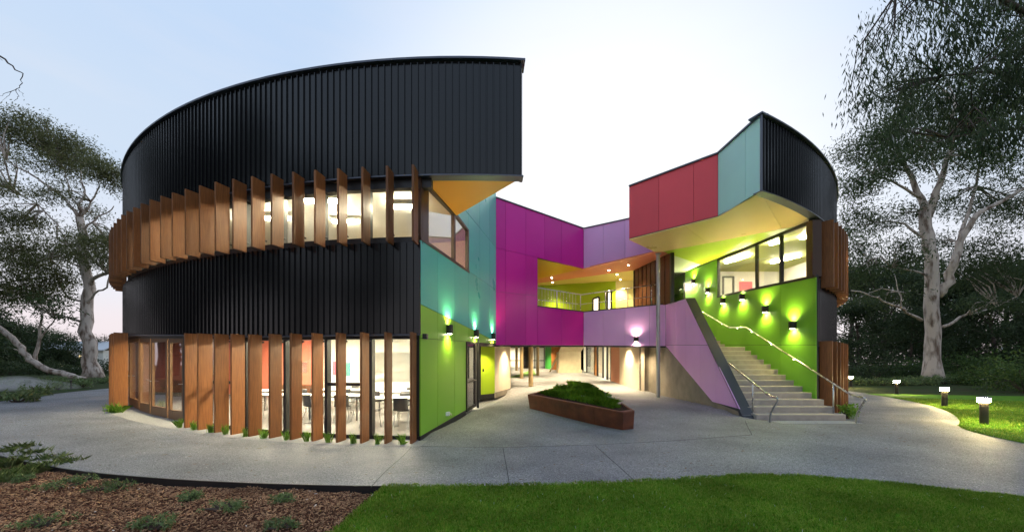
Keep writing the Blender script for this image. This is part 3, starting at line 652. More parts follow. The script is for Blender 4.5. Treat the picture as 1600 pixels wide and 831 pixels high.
for i, (x, y) in enumerate(((-3.2, 10.2), (-5.4, 10.6), (-7.6, 11.6), (-4.2, 12.8), (-7.2, 13.8), (-9.8, 14.2), (-10.4, 12.6))):
    light_panel((x, y), 1.5, .35, 2.84, E_ROOM, -.15, label='lit rectangular ceiling panel light inside the ground floor classroom', group='classroom ceiling lights')
for x0, x1, z0, z1, m in ((520, 534, 1.2, 1.8, M_PINK), (538, 548, 1.15, 1.75, M_TEAL), (330, 350, 1.2, 1.9, M_BOARD), (420, 436, 1.25, 1.85, M_LIME), (470, 480, 1.3, 1.8, M_BOARD)):
    wall(bw(x0), bw(x1), z0, z1, m, 'pinboard', th=-.025)
for x0, x1, h in ((250, 300, .9), (440, 505, .75)): wall(bw(x0), bw(x1), .02, h, M_WOODF, 'low_cupboard', th=-.4)
# upper left room
W8 = Vector((-1.3, 13.0))
plate('upper_room_ceiling', fl + [(wallx(13.0) - .12, 13.0), (-15.5, 17.0)], 6.18, M_WHITE, th=.05)
fl2 = fl + [(wallx(15.0) - .1, 15.0), (-15.5, 17.6)]
plate('upper_room_floor', fl2, 4.12, M_FLOOR, th=.3)
wall((wallx(13) - .1, 13.0), (-15.5, 16.2), 4.1, 6.12, M_CREAM, 'upper_room_wall')
for x0, x1, y in ((472, 527, 313), (611, 648, 322), (410, 452, 340), (330, 352, 340), (520, 560, 345)):
    z = 6.0; Y = F * (z - CAMZ) / (HOR - y); a = (x0 - CXP) / F * Y; b = (x1 - CXP) / F * Y
    light_panel(((a + b) / 2, Y), b - a, .12, z, E_LIN, 0, 'linear_light', 'glowing linear tube light in the upper floor room behind the fins', 'upper room linear lights')
# upper right room
plate('stair_room_ceiling', [(9.98, 12.2), (13.0, 15.4), (14.6, 18), (14.6, 20), (9.98, 20)], 6.78, panel_mat('pale lime ceiling', (.62, .68, .25), .6), th=.06)
plate('stair_room_floor', [(9.98, 12.2), (13.0, 15.4), (14.6, 18), (14.6, 20), (9.98, 20)], 4.2, M_FLOOR, th=.2)
wall((9.96, 19.9), (14.6, 19.9), 4.2, 6.75, M_WHITE, 'stair_room_wall'); wall((14.5, 17.9), (14.5, 19.9), 4.2, 6.75, M_WHITE, 'stair_room_wall')
wy = Plane((12, 19.86, 0), (0, 1, 0))
MB().prism([wy.px(1155, 440), wy.px(1175.5, 440), wy.px(1175.5, 462), wy.px(1155, 462)], Vector((0, .02, 0))).build('pinboard', M_PINK, B)
dr = MB(); [pbar(dr, wy, a, b, .09, .05) for a, b in (((1130, 432), (1130, 475)), ((1146, 432), (1146, 475)), ((1129, 432.6), (1147, 432.6)))]; dr.build('interior_door_frame', M_FRAME, B)
hq = hplane(6.68)
for (a, b) in (((1134, 409.5), (1170, 398.5)), ((1206, 410), (1249, 399)), ((1204, 381), (1220, 376)), ((1252, 372), (1268, 366))):
    p, q = hq.px(*a), hq.px(*b); d = q - p; light_panel(((p.x + q.x) / 2, (p.y + q.y) / 2), d.length, .14, 6.68, E_LIN, math.atan2(d.y, d.x), 'linear_light', 'glowing linear tube light behind the window strip over the stair', 'stair room linear lights')

# ------------------------------------------------------------------ undercroft below the magenta and lavender walls
plate('first_floor_slab', [(p.x, p.y) for p in [arc(1.2 + (2 * math.pi - 2.4) * i / 40, R0 - .3) for i in range(41)]] + [(-15.4, 17.8), (-1.0, 15.2), (FOLD1.x, FOLD1.y + .05), (FOLD2.x, FOLD2.y + .08), (FOLD3.x - .05, FOLD3.y + .08), (7.05, 20.4), (9.95, 20.4), (12, 20.4)], 4.10, M_CONCW, th=.22)
M_SOFW = mat('undercroft ceiling', (.55, .47, .36), .8)
plate('undercroft_ceiling', [(wallx(12.7) - .05, 12.72), (FOLD1.x, FOLD1.y + .06), (FOLD2.x, FOLD2.y + .1), (FOLD3.x, FOLD3.y + .1), (7.0, 22.5), (-2, 22.5)], 2.86, M_SOFW, th=.08)
plate('undercroft_ceiling', [(-6, 22.4), (7.0, 22.4), (7.0, 42), (-6, 42)], 3.62, M_SOFW, th=.08)
wall((-1.42, 16.2), (-.80, 16.92), .1, 2.8, M_LIME, 'recess_wall'); wall((-.80, 16.92), (-.10, 19.8), .1, 2.8, M_WARMW, 'white_wall'); wall((-.8, 19.9), (-.10, 19.81), .1, 2.8, M_WARMW, 'white_wall')
wall((-.815, 16.86), (-.09, 19.8), .1, .36, M_CONCW, 'skirting', th=-.02); wall((-1.43, 16.15), (-.80, 16.88), .1, .33, M_FRAME, 'skirting', th=-.015)
sgl = vplane((-1.16, 12.8), (-1.42, 16.2)); 
fr = MB(); fr.box((-1.24, 12.8, .15), (-1.16, 12.9, 2.55)); fr.box((-1.46, 16.1, .15), (-1.38, 16.2, 2.8)); fr.build('glazed_screen', M_FRAME, B)
MB().prism([(-1.18, 12.9, .2), (-1.42, 16.1, .2), (-1.42, 16.1, 2.6), (-1.18, 12.9, 2.6)], Vector((-.008, 0, 0))).build('glass_pane', M_GLASS, B)
MB().box((-1.30, 16.12, 1.35), (-1.24, 16.20, 1.47)).build('intercom_plate', M_FRAME, B)
# right hand side of the undercroft
xr = 6.62; px_ = Plane((xr, 20, 0), (1, 0, 0)); yy = lambda x: F * xr / (x - CXP)
def rwall(x0, x1, m, name, z0=.1, z1=3.55): return MB().box((xr, yy(x1), z0), (xr + .15, yy(x0), z1)).build(name, m, B)
rwall(968, 1002.5, M_WARMW, 'warm_white_wall'); rwall(954.5, 968, M_SALMON, 'salmon_wall')
for x in (916, 928.5, 933, 941.5, 948, 954.3): MB().box((xr - .02, yy(x) - .05, .2), (xr + .1, yy(x) + .05, 3.5)).build('glazing_post', M_FRAME, B)
for x0, x1 in ((916, 928.5), (933, 941.5), (948, 954.3)): MB().box((xr + .03, yy(x1), .3), (xr + .04, yy(x0), 3.4)).build('glass_pane', M_GLASS, B)
MB().box((xr + .02, yy(933), .4), (xr + .07, yy(928.8), 3.4)).build('timber_door', mat('honey timber', (.50, .20, .04), .5, var=.2, vscale=4), B)
wall((9.6, 22.8), (9.6, 34), .4, 3.4, M_WHITE, 'lit_room_wall'); wall((6.7, 34), (9.6, 34), .4, 3.4, M_WHITE, 'lit_room_wall'); wall((6.7, 23.2), (9.6, 23.0), .4, 3.4, M_WHITE, 'lit_room_wall', th=-.1)
for y in (25.5, 30): light_panel((8.2, y), .6, 1.8, 3.40, E_ROOM, 0, label='lit ceiling panel light behind the undercroft glazing', group='undercroft room lights')
wc = [(19.9, -.1), (19.9, 2.78), (16.66, 2.78), (16.66, 2.46), (12.75, .38), (11.35, .22), (11.2, -.1)]
MB().prism([(7.03, y, z) for y, z in wc], Vector((.28, 0, 0))).build('concrete_wall', M_CONCW, B)
MB().box((6.62, 18.75, .1), (7.1, 18.95, 2.78)).build('concrete_return', M_CONCW, B)
# far end: glazed room, green panel, timber wall, concrete stair
gl = MB(); 
for x in (-.4, .55, 1.5, 2.45, 3.45): gl.box((x - .05, 39.0, 1.0), (x + .05, 39.12, 3.55))
gl.box((-.4, 39, 1.0), (3.45, 39.1, 1.12)); gl.box((-.4, 39.0, 3.4), (3.45, 39.1, 3.55)); gl.box((-.4, 39.0, 2.0), (3.45, 39.06, 2.08)); far = gl.build('far_glazing', M_FRAME, B)
for i in range(4): MB().box((-.35 + i * .96, 39.03, 1.1), (.5 + i * .96, 39.04, 3.4)).build('glass_pane', M_GLASS, far)
wall((-1, 42.5), (4, 42.5), 1.0, 3.6, M_WHITE, 'lit_room_wall'); MB().box((1.15, 39.1, 1.1), (2.1, 42.4, 3.5)).build('dark_cupboard', M_BROWN, B)
light_panel((1.2, 40.6), 2.4, .6, 3.48, E_ROOM, 0, label='lit ceiling panel light behind the far courtyard glazing')
wall((3.5, 38.5), (3.98, 37.5), 1.0, 3.58, panel_mat('kelly green panel', (.08, .45, .08)), 'green_panel'); wall((3.95, 36.6), (4.9, 36.2), 1.0, 3.58, mat('orange timber', (.36, .13, .03), .5, var=.2, vscale=4), 'timber_wall')
st = MB(); st.prism([(4.1, 32.0, .75), (6.05, 32.0, .75), (6.05, 32.0, 2.75), (4.1, 32.0, 2.75)], Vector((0, 1.6, 0))); st.prism([(4.1, 32, 2.75), (6.05, 32, 2.75), (6.35, 30.6, 3.58), (4.35, 30.6, 3.58)], Vector((0, .35, .0)))
st.prism([(4.02, 31.9, .75), (6.12, 31.9, .75), (6.12, 31.9, 1.18), (4.02, 31.9, 1.18)], Vector((0, .2, 0))); st.build('rear_stair', mat('cream concrete', (.50, .42, .28), .75, var=.08), B)
MB().prism([(3.35, 33.4, .85), (3.5, 33.4, .85), (4.25, 32.2, 2.7), (4.1, 32.2, 2.7)], Vector((0, .25, 0))).build('stair_stringer', mat('cream concrete'), B)
for i, (x, y, r) in enumerate(((829.3, 603.5, .13), (815, 590.8, .13), (840.3, 586.3, .125), (807.2, 575.7, .13))):
    p = G(x, y); MB().lathe([(r, -.05), (r, (2.8 if p.y < 22.4 else 3.56) - p.z)], p, 18).build('column', mat('bronze column', (.36, .26, .13), .45, metal=.3), B, smooth=False)
tq0 = [G(797, 590), G(838, 586), G(833, 577.5), G(797, 577.5)]
struct(mesh('turf_patch', [p + Vector((0, 0, .03)) for p in tq0], [(0, 1, 2, 3)], M_TURF))
# planting beside the rear stair is added with the plants
# --- deck on the upper floor
dz = 6.62; hd = hplane(dz)
sheet(hd, [(800, 393.5), (912, 419.6), (800, 445)], M_ORANGE, 'deck_ceiling_orange', B, back=.0, th=.05)
sheet(hd, [(800, 445), (912, 419.6), (1034, 391.2), (1046, 394.5), (992, 422), (800, 448)], M_CORALP, 'deck_ceiling_coral', B, back=.0, th=.05)
sheet(hd, [(800, 448), (992, 422), (1046, 394.6), (1052, 415), (990, 440), (955, 443), (800, 452)], panel_mat('deck yellow', (.80, .66, .22), .5), 'deck_ceiling_yellow', B, back=.004, th=.05)
wl = vplane((0.0, 23.6), (6.2, 21.8)); dl = lambda x: (lambda p: (p.x, p.y))(wl.px(x, HOR))
wall(dl(790), dl(962), 4.1, 6.66, M_LIME, 'deck_wall'); wall(dl(962), (7.2, 21.55), 4.1, 6.66, mat('pale yellow plaster', (.80, .72, .34), .7), 'deck_pier')
wall((-.9, 16.2), (-.5, 23.7), 4.1, 6.66, M_LIME, 'deck_wall', th=.1)
for x0, x1, y0, y1, m in ((926.5, 936, 467, 492, M_WHITE), (949, 955, 457, 492, M_WHITE)):
    f2 = MB(); [pbar(f2, wl, a, b, .10, .05, .03) for a, b in (((x0, y1), (x0, y0)), ((x1, y1), (x1, y0 - 3)), ((x0, y0), (x1, y0 - 3)))]
    D = f2.build('deck_window', M_FRAME, B); MB().prism([wl.px(x0, y0) + wl.n * .01, wl.px(x1, y0 - 3) + wl.n * .01, wl.px(x1, y1) + wl.n * .01, wl.px(x0, y1) + wl.n * .01], -wl.n * .004).build('lit_pane', mat('glowing pane', (.8, .7, .5), .4, emit=(1, .9, .65), estr=.75), D)
TA, TB = Vector((6.46, 19.15)), Vector((7.02, 16.15)); ntw = 8; twl = None
twl = wall(TA, TB, 4.38, 6.6, M_BACK, 'timber_screen', th=.08)
for i in range(ntw):
    a, b = TA.lerp(TB, i / ntw + .012), TA.lerp(TB, (i + 1) / ntw - .012); wall((a.x - .03, a.y), (b.x - .03, b.y), 4.38, 6.6, M_TIMBERW, 'board', twl, th=.03)
MB().box((6.98, 16.0, 4.36), (7.12, 16.16, 6.58)).build('screen_post', M_FRAME, B); MB().box((6.40, 19.15, 4.1), (6.50, 19.25, 6.6)).build('screen_post', M_FRAME, B)
# glazed door at the head of the stair
wd = Plane((9, 20.55, 0), (0, 1, 0)); wall((8.6, 24), (9.9, 24), 4.1, 6.8, M_WHITE, 'landing_wall'); wall((7.1, 20.6), (9.0, 20.6), 4.1, 6.9, M_WHITE, 'landing_wall', th=.05)
d2, lp2 = door(wd, 1048.5, 1070.5, 426, 476, 476, B, M_FRAME, fw=.06)
light_panel((9.4, 22.4), .2, 1.6, 6.4, E_LIN, 0, 'linear_light', 'glowing tube light behind the glazed door at the stair head')

# ------------------------------------------------------------------ staircase
ST = thing('staircase', (8.6, 10.9, 0), 'outdoor concrete stair climbing beside the bright green wall to the upper deck', 'staircase')
rise, run, y0s = .186, .383, 10.9
for i in range(13):
    y = y0s + i * run; z = (i + 1) * rise; s = bevel(MB().box((7.30, y, z - rise - (.12 if i else .1)), (9.93 if i > 2 else 9.98, y + run + .12, z)).build('step', M_STEP, ST), .008)
    MB().box((7.34, y - .004, z - .022), (9.90, y + .055, z + .003)).build('nosing', M_NOSE, s)
yl = y0s + 13 * run; MB().box((7.30, yl - .05, 13 * rise - .25), (9.93, yl + 1.15, 13 * rise - .002)).build('landing', M_STEP, ST)
for i in range(9):
    y = yl + 1.1 + i * .36; z = (14 + i) * rise; s = bevel(MB().box((7.30, y, z - rise - .2), (9.93, y + .48, min(z, 4.1))).build('step', M_STEP, ST), .008); MB().box((7.34, y - .004, min(z, 4.1) - .022), (9.90, y + .055, min(z, 4.1) + .003)).build('nosing', M_NOSE, s)
MB().prism([(7.032, y, z) for y, z in ((11.02, -.05), (16.6, -.05), (16.6, 4.33), (14.76, 4.30), (11.02, .02))], Vector((.30, 0, 0))).build('parapet', M_NAVY, ST)
a, b = w4.px(1071, 466.6), w4.px(1160.5, 654)
a = Vector((7.0, a.y, a.z)); b = Vector((7.0, b.y, max(b.z, .02))); up = (a - b).normalized().cross(Vector((1, 0, 0))); up = up if up.z > 0 else -up
MB().prism([a, b, b + Vector((.37, 0, 0)), a + Vector((.37, 0, 0))], up * .04).build('parapet_capping', M_NAVY, ST)
MB().prism([a + up * .0, a + Vector((.37, 0, 0)), Vector((7.37, 16.6, a.z)), Vector((7.0, 16.6, a.z))], Vector((0, 0, .03))).build('parapet_capping', M_NAVY, ST)
MB().prism([(6.985, b.y - .12, -.03), (7.39, b.y - .12, -.03), (7.39, b.y - .02, .14), (6.985, b.y - .02, .14)], Vector((0, .16, 0))).build('parapet_foot', M_NAVY, ST)
sp = sheet(w4, [(1040, 476), (1070.5, 468.5), (1155, 637), (1113, 626), (1040, 540)], M_BACK, 'side_cladding', ST, back=.026, th=.01)
panels(w4, [(1040.3, 475.3), (1071, 467), (1156, 639), (1113, 627.5), (1040.3, 540.5)], cols([1055.2, 1071.3, 1093.3, 1117.7]) + [((1000, 538.6), (1200, 539.4))], M_LAV, sp, th=.025)

def rail(name, pts, r=.024): 
    # rounded bends
    out = [pts[0]]
    for i in range(1, len(pts) - 1):
        a, b, c = pts[i - 1], pts[i], pts[i + 1]; k = min(.10, (a - b).length * .4, (c - b).length * .4)
        p, q = b + (a - b).normalized() * k, b + (c - b).normalized() * k
        for t in (0, .33, .67, 1): out.append((p.lerp(b, t)).lerp(b.lerp(q, t), t))
    return out + [pts[-1]]
wR = Plane((9.80, 12, 0), (1, 0, 0)); wL = Plane((7.44, 12, 0), (1, 0, 0))
HR = thing('handrail', (9.8, 10.5, 0), 'long stainless handrail with small lights fixed along the green stair wall', 'handrail')
pts = [wR.px(*p) for p in ((1080, 477), (1097, 487), (1140, 512), (1165, 511), (1330, 617), (1354, 622), (1338.5, 646), (1337.5, 664))]
MB().tube(rail('', pts), .026, 10).build('rail', M_STEEL, HR, True)
p = wR.px(1302, 598); MB().tube([p, Vector((p.x, p.y, .1))], .022, 10).build('post', M_STEEL, HR, True)
for x, y in ((1106, 492), (1128, 505), (1152, 512), (1174, 517.5), (1205, 537), (1240, 560)):
    q = wR.px(x, y); MB().tube([q, q + Vector((.0, 0, -.05)), Vector((9.9, q.y, q.z - .06))], .009, 6).build('bracket', M_STEEL, HR)
HL = thing('handrail', (7.44, 10.5, 0), 'short stainless handrail with a bent end beside the dark stair parapet', 'handrail')
pts = [wL.px(*p) for p in ((1137, 566), (1200, 617), (1217, 622), (1203.5, 646), (1202.5, 664))]
MB().tube(rail('', pts), .026, 10).build('rail', M_STEEL, HL, True)
p = wL.px(1176, 600); MB().tube([p, Vector((p.x, p.y, .2))], .022, 10).build('post', M_STEEL, HL, True); MB().tube([pts[0], pts[0] + Vector((-.1, 0, -.03))], .012, 6).build('bracket', M_STEEL, HL)
TP = thing('tactile_paving', (8.7, 10.4, 0), 'studded tactile warning strip on the paving before the first step', 'tactile paving')
MB().box((7.62, 10.28, .0), (9.95, 10.80, .010)).build('base_plate', mat('pale paver', (.26, .26, .255), .7), TP)
sv, sq = [], []
for i in range(44):
    for j in range(10):
        x, y = 7.66 + i * .0525, 10.31 + j * .051
        if len(sv) < 300 * 8:
            k = len(sv); sv += [(x + .014 * math.cos(a) * (1 if h else 1.2), y + .014 * math.sin(a) * (1 if h else 1.2), h) for h in (.009, .016) for a in (0, 1.57, 3.14, 4.71)]
            sq += [(k, k + 1, k + 5, k + 4), (k + 1, k + 2, k + 6, k + 5), (k + 2, k + 3, k + 7, k + 6), (k + 3, k, k + 4, k + 7), (k + 4, k + 5, k + 6, k + 7)]
        else:
            k = len(sv); sv += [(x + .014 * math.cos(a) * (1 if h else 1.2), y + .014 * math.sin(a) * (1 if h else 1.2), h) for h in (.009, .016) for a in (0, 1.57, 3.14, 4.71)]
            sq += [(k, k + 1, k + 5, k + 4), (k + 1, k + 2, k + 6, k + 5), (k + 2, k + 3, k + 7, k + 6), (k + 3, k, k + 4, k + 7), (k + 4, k + 5, k + 6, k + 7)]
struct(fast('studs', sv, sq, M_STUD, TP), 'stuff')

# ------------------------------------------------------------------ post, balustrade, planter
SP = thing('steel_post', (6.45, 16.1, .2), 'tall slender galvanised post holding up the yellow soffit of the red block', 'post')
MB().lathe([(.13, -.02), (.13, .015), (.085, .016), (.085, 6.33), (.13, 6.331), (.13, 6.35)], (6.45, 16.1, .2), 20).build('shaft', M_GALV, SP, smooth=False)
BL = thing('balustrade', (3.69, 18.95, 4.1), 'stainless balustrade with two rails along the edge of the upper deck', 'balustrade')
w2b, w3b = Plane((FOLD1.x - .09, FOLD1.y + .12, 0), w2.n), Plane((FOLD2.x + .08, FOLD2.y + .12, 0), w3.n)
for (y0, y1, y2, y3) in ((449, 460.5, 459.5, 442), (468, 475.5, 474.5, 460.5)):
    MB().tube([w2b.px(838, y0), w2b.px(909, y1), w3b.px(914, y2), w3b.px(1043, y3)], .022 if y0 < 460 else .015, 8).build('rail', M_STEEL, BL, True)
for pl, x in ((w2b, 870), (w2b, 907), (w3b, 946), (w3b, 981), (w3b, 1018), (w3b, 1040)):
    yt = lin((838, 449), (909, 460.5), x) if pl is w2b else lin((914, 459.5), (1043, 442), x); q = pl.px(x, yt); MB().tube([q, Vector((q.x, q.y, 4.1))], .022, 8).build('post', M_STEEL, BL, True)
for i in range(13):
    x = 842 + i * 4.8; q = w2b.px(x, lin((838, 449), (909, 460.5), x)); MB().tube([q, Vector((q.x, q.y, 4.1))], .007, 5).build('baluster', M_STEEL, BL)
def RG(x, y, Y): return Vector(((x - CXP) / F * Y, Y, CAMZ + (HOR - y) / F * Y))
PLN = thing('planter', (2.6, 12, .1), 'triangular rusted steel planter filled with lush grass in the courtyard', 'planter')
bt = [G(828, 638), G(973, 671.5), G(989.5, 669.5), Vector((3.95, 16.6, .22)), Vector((3.35, 16.8, .22))]
tp = [RG(824.5, 615, 12.35), RG(974, 644.5, 9.10), RG(991.5, 643, 9.32), RG(922, 597.5, 16.9), RG(896, 597.5, 17.0)]
tp = [Vector((p.x, p.y, z)) for p, z in zip(tp, (.66, .49, .50, .80, .81))]
cen = sum(tp, Vector()) / 5; inn = [p.lerp(Vector((cen.x, cen.y, p.z)), .07) + (Vector((0, 0, 0))) for p in tp]; inn = [p + (Vector((cen.x, cen.y, p.z)) - p).normalized() * .22 for p in tp]
for i, npn in enumerate((4, 1, 5, 1, 4)):
    j = (i + 1) % 5
    for k in range(npn):
        u, v = k / npn + (.002 if k else 0), (k + 1) / npn - (.002 if k + 1 < npn else 0)
        a, b, c, d = bt[i].lerp(bt[j], u), bt[i].lerp(bt[j], v), tp[i].lerp(tp[j], v), tp[i].lerp(tp[j], u); a.z -= .05; b.z -= .05
        n = (b - a).cross(d - a).normalized(); MB().prism([a, b, c, d], n * -.02 if n.dot(a - cen) > 0 else n * .02).build('side_panel', M_CORTEN, PLN)
    mesh('rim', [tp[i] + Vector((0, 0, .004)), tp[j] + Vector((0, 0, .004)), inn[j] + Vector((0, 0, .004)), inn[i] + Vector((0, 0, .004)), tp[i] - Vector((0, 0, .03)), tp[j] - Vector((0, 0, .03)), inn[j] - Vector((0, 0, .03)), inn[i] - Vector((0, 0, .03))], [(0, 1, 2, 3), (7, 6, 5, 4), (0, 4, 5, 1), (2, 6, 7, 3)], M_CORTEN, PLN)
mesh('soil', [p - Vector((0, 0, .03)) for p in inn], [(0, 1, 2, 3, 4)], M_SOIL, PLN)
for x, y, Y in ((930, 606.5, 14.3), (953, 621, 11.5), (963, 628, 10.7)):
    q = RG(x, y, Y); q.z = .60 - .05 * (14 - Y) / 3; q.z = {14.3: .72, 11.5: .60, 10.7: .565}[Y]
    o = thing('step_light', q, 'small pale block light set on the rim of the rusted planter', 'light', 'planter rim lights'); bevel(MB().box((q.x - .10, q.y - .14, q.z - .03), (q.x + .10, q.y + .14, q.z + .07)).build('housing', M_WARMW, o), .01)

# ------------------------------------------------------------------ lamps
def spot(loc, d, power, ang, blend=.6, col=(1, .86, .58), rad=.03):
    l = bpy.data.lights.new('spot_lamp', 'SPOT'); l.energy = power; l.spot_size = math.radians(ang); l.spot_blend = blend; l.color = col; l.shadow_soft_size = rad
    o = bpy.data.objects.new('spot_lamp', l); COL.objects.link(o); o.location = loc; o.rotation_euler = Vector(d).to_track_quat('-Z', 'Y').to_euler(); return o
def sconce(pl, x, y, label, power=27, w=.21, h=.25, group='wall sconces', col=(1, .86, .30)):
    c = pl.px(x, y); n = pl.n; s = Vector((0, 0, 1)).cross(n).normalized(); t = thing('wall_sconce', c, label, 'wall light', group)
    pr = [(-w / 2, 0), (-w / 2, .09), (-w * .32, .13), (0, .145), (w * .32, .13), (w / 2, .09), (w / 2, 0)]
    MB().prism([c + s * u + n * (v + .004) - Vector((0, 0, h / 2)) for u, v in pr], Vector((0, 0, h))).build('body', M_DARKM, t)
    for k in (1, -1):
        MB().prism([c + s * u * .7 + n * (.02 + v * .7) + Vector((0, 0, k * (h / 2 - .002))) for u, v in pr], Vector((0, 0, k * .003))).build('lens', E_SCON, t)
        l = spot(c + n * .11 + Vector((0, 0, k * (h / 2 + .03))), (-n * .10 + Vector((0, 0, k))), power, 150, 1.0, col); l.parent = t; l.matrix_parent_inverse = Matrix.Translation(-t.location)
for x, y, lb in ((699.3, 514.5, 'dark up-and-down wall sconce on the green wall nearest the black drum'), (741.7, 521, 'dark up-and-down wall sconce above the glazed door in the green wall'), (768.8, 525.5, 'dark up-and-down wall sconce beside the magenta wall fold')):
    sconce(w1, x, y, lb)
sconce(w3, 994.4, 530, 'dark up-and-down wall sconce alone on the lavender wall', 20, col=(1, .82, .62))
for i, (x, y) in enumerate(((1240.5, 508), (1197.5, 483), (1161, 464), (1131, 470), (1107, 453.8), (1084.5, 440))):
    sconce(w5, x, y, ('lowest dark sconce on the green stair wall, over the bottom steps', 'second dark sconce up the green stair wall', 'third dark sconce up the green stair wall, under the window strip', 'fourth dark sconce up the green stair wall, at the window corner', 'fifth dark sconce up the green stair wall', 'topmost dark sconce on the green stair wall near the glazed door')[i], 48, w=.26, h=.25)
for x, y in ((1106, 492), (1128, 505), (1152, 512), (1174, 517.5), (1205, 537), (1240, 560)):
    q = wR.px(x, y); l = spot(q + Vector((0, 0, -.04)), (.28, 0, -1), 4, 100, .7, (1, .84, .42), .01); l.parent = HR; l.matrix_parent_inverse = Matrix.Translation(-HR.location)
    MB().lathe([(.012, 0), (.016, .008)], q + Vector((0, 0, -.036)), 8).build('rail_light', E_DOWN, HR)
q = Vector((7.385, w4.px(1141, 600).y, 1.0)); 
def downlight(x, y, z, power, label, group, ang=95, r=.05, col=(1, .80, .50)):
    t = thing('downlight', (x, y, z), label, 'downlight', group); MB().lathe([(r * 1.35, .0), (r * 1.35, .02)], (x, y, z - .006), 14).build('trim', M_STEEL, t); MB().lathe([(r, 0), (r, .004)], (x, y, z - .012), 14).build('lens', E_DOWN, t)
    l = spot((x, y, z - .03), (0, 0, -1), power, ang, .7, col, .05); l.parent = t; l.matrix_parent_inverse = Matrix.Translation(-t.location)
for x, y in ((862, 433.8), (863.3, 441), (951.5, 422), (982, 414), (964, 428.5), (969, 436.5)):
    q = hd.px(x, y); downlight(q.x, q.y, dz - .005, 160, 'small round lit downlight in the coloured deck ceiling', 'deck downlights')
for i, (x, y, z, pw) in enumerate(((.25, 18.5, 2.78, 160), (2.2, 20.6, 2.78, 240), (4.6, 20.6, 2.78, 240), (6.2, 20.6, 2.78, 150), (6.1, 18.2, 2.78, 120), (6.2, 17.2, 2.78, 120), (1.0, 25, 3.54, 330), (4.0, 26, 3.54, 330), (4.5, 30, 3.54, 260), (1.5, 33, 3.54, 330), (3.0, 36.5, 3.54, 260), (-.85, 16.0, 2.5, 50))):
    downlight(x, y, z, pw * 1.7, 'small round lit downlight in the undercroft ceiling', 'undercroft downlights', 120)
for x, y in ((10.2, 1),): pass
MPOL = [(1537.5, 663), (1476, 635), (1401, 615), (1329.5, 604)]
for i, (x, y) in enumerate(MPOL):
    g = G(x, y); t = thing('bollard_light', g, ('glowing dark bollard light on the lawn edge closest to the wide path bend', 'second glowing bollard light along the side lawn', 'third glowing bollard light along the side lawn, in front of the shrubs', 'farthest glowing bollard light beside the fins of the round building')[i], 'bollard', 'bollard lights')
    h = .80; MB().lathe([(.13, -.02), (.13, .012), (.085, .014), (.085, h - .17)], g, 20).build('post', M_DARKM, t); MB().lathe([(.105, h - .169), (.12, h - .165), (.12, h - .06), (.105, h - .055)], g, 20).build('diffuser', E_BOLL, t, True); MB().lathe([(.135, h - .054), (.14, h - .045), (.14, h - .02), (.06, h)], g, 20).build('cap', M_DARKM, t)
# small tap box on the green wall
c = w1.px(698, 646); t = thing('tap_box', c, 'small pale tap box low on the green wall', 'tap'); MB().box((c.x - .02, c.y - .07, c.z - .05), (c.x + .08, c.y + .07, c.z + .05)).build('box', M_BOARD, t); MB().tube([c + Vector((.06, 0, 0)), c + Vector((.13, 0, 0)), c + Vector((.13, 0, -.05))], .012, 6).build('spout', M_STEEL, t)

# ------------------------------------------------------------------ classroom furniture
def make_table(loc, rz):
    t = thing('classroom_table', (0, 0, 0), 'white topped classroom table with dark legs', 'table', 'classroom tables')
    bevel(MB().box((-.8, -.38, .70), (.8, .38, .735)).build('table_top', M_TABLE, t), .006)
    for x in (-.74, .74):
        for y in (-.32, .32): MB().tube([(x, y, 0), (x, y, .70)], .022, 6).build('leg', M_CHAIR, t)
    fr = MB(); fr.box((-.74, -.02, .64), (.74, .02, .70)); fr.build('frame', M_CHAIR, t)
    return t
def make_chair():
    t = thing('classroom_chair', (0, 0, 0), 'charcoal plastic classroom chair on thin metal legs', 'chair', 'classroom chairs')
    v = []; f = []; prof = [(.22, .44), (.2, .455), (.1, .44), (-.1, .43), (-.18, .45), (-.215, .52), (-.235, .64), (-.25, .76), (-.255, .80)]
    for y, z in prof:
        wv = .21 if z < .5 else .19
        for k in range(5): u = -1 + k * .5; v.append((u * wv, y + (.02 * u * u if z > .5 else 0), z + (.02 * u * u if z < .5 else 0)))
    for i in range(len(prof) - 1):
        for k in range(4): a = i * 5 + k; f.append((a, a + 1, a + 6, a + 5))
    s = mesh('shell', v, f, M_CHAIR, t, True); md = s.modifiers.new('solid', 'SOLIDIFY'); md.thickness = .014
    for x in (-.19, .19):
        MB().tube([(x, .2, 0), (x * .9, .12, .42), (x * .9, -.1, .42), (x, -.24, 0)], .011, 6).build('leg_frame', M_STEEL, t)
    return t
t0 = make_table(0, 0); tabs = [(-3.3, 10.3, .05), (-5.3, 11.2, -.1), (-3.9, 12.6, .1), (-7.2, 11.4, -.25), (-6.4, 13.6, 0), (-9.2, 13.2, -.3)]
c0 = make_chair(); chs = []
for i, (x, y, r) in enumerate(tabs):
    o = t0 if i == 0 else copy_tree(t0, (0, 0, 0))
    if i == 0: o.location = (x, y, .02); o.rotation_euler = (0, 0, r)
    else: o.location = (x, y, .02); o.rotation_euler = (0, 0, r)
    for dx, dy, rr in ((-.45, -.62, 0), (.42, -.66, .3), (.1, .66, math.pi)): chs.append((x + dx, y + dy, r + rr + random.uniform(-.5, .5)))
for i, (x, y, r) in enumerate(chs):
    o = c0 if i == 0 else copy_tree(c0, (0, 0, 0)); o.location = (x, y, .02 + max(0, .05 * (-x - 6.5))); o.rotation_euler = (0, 0, r)

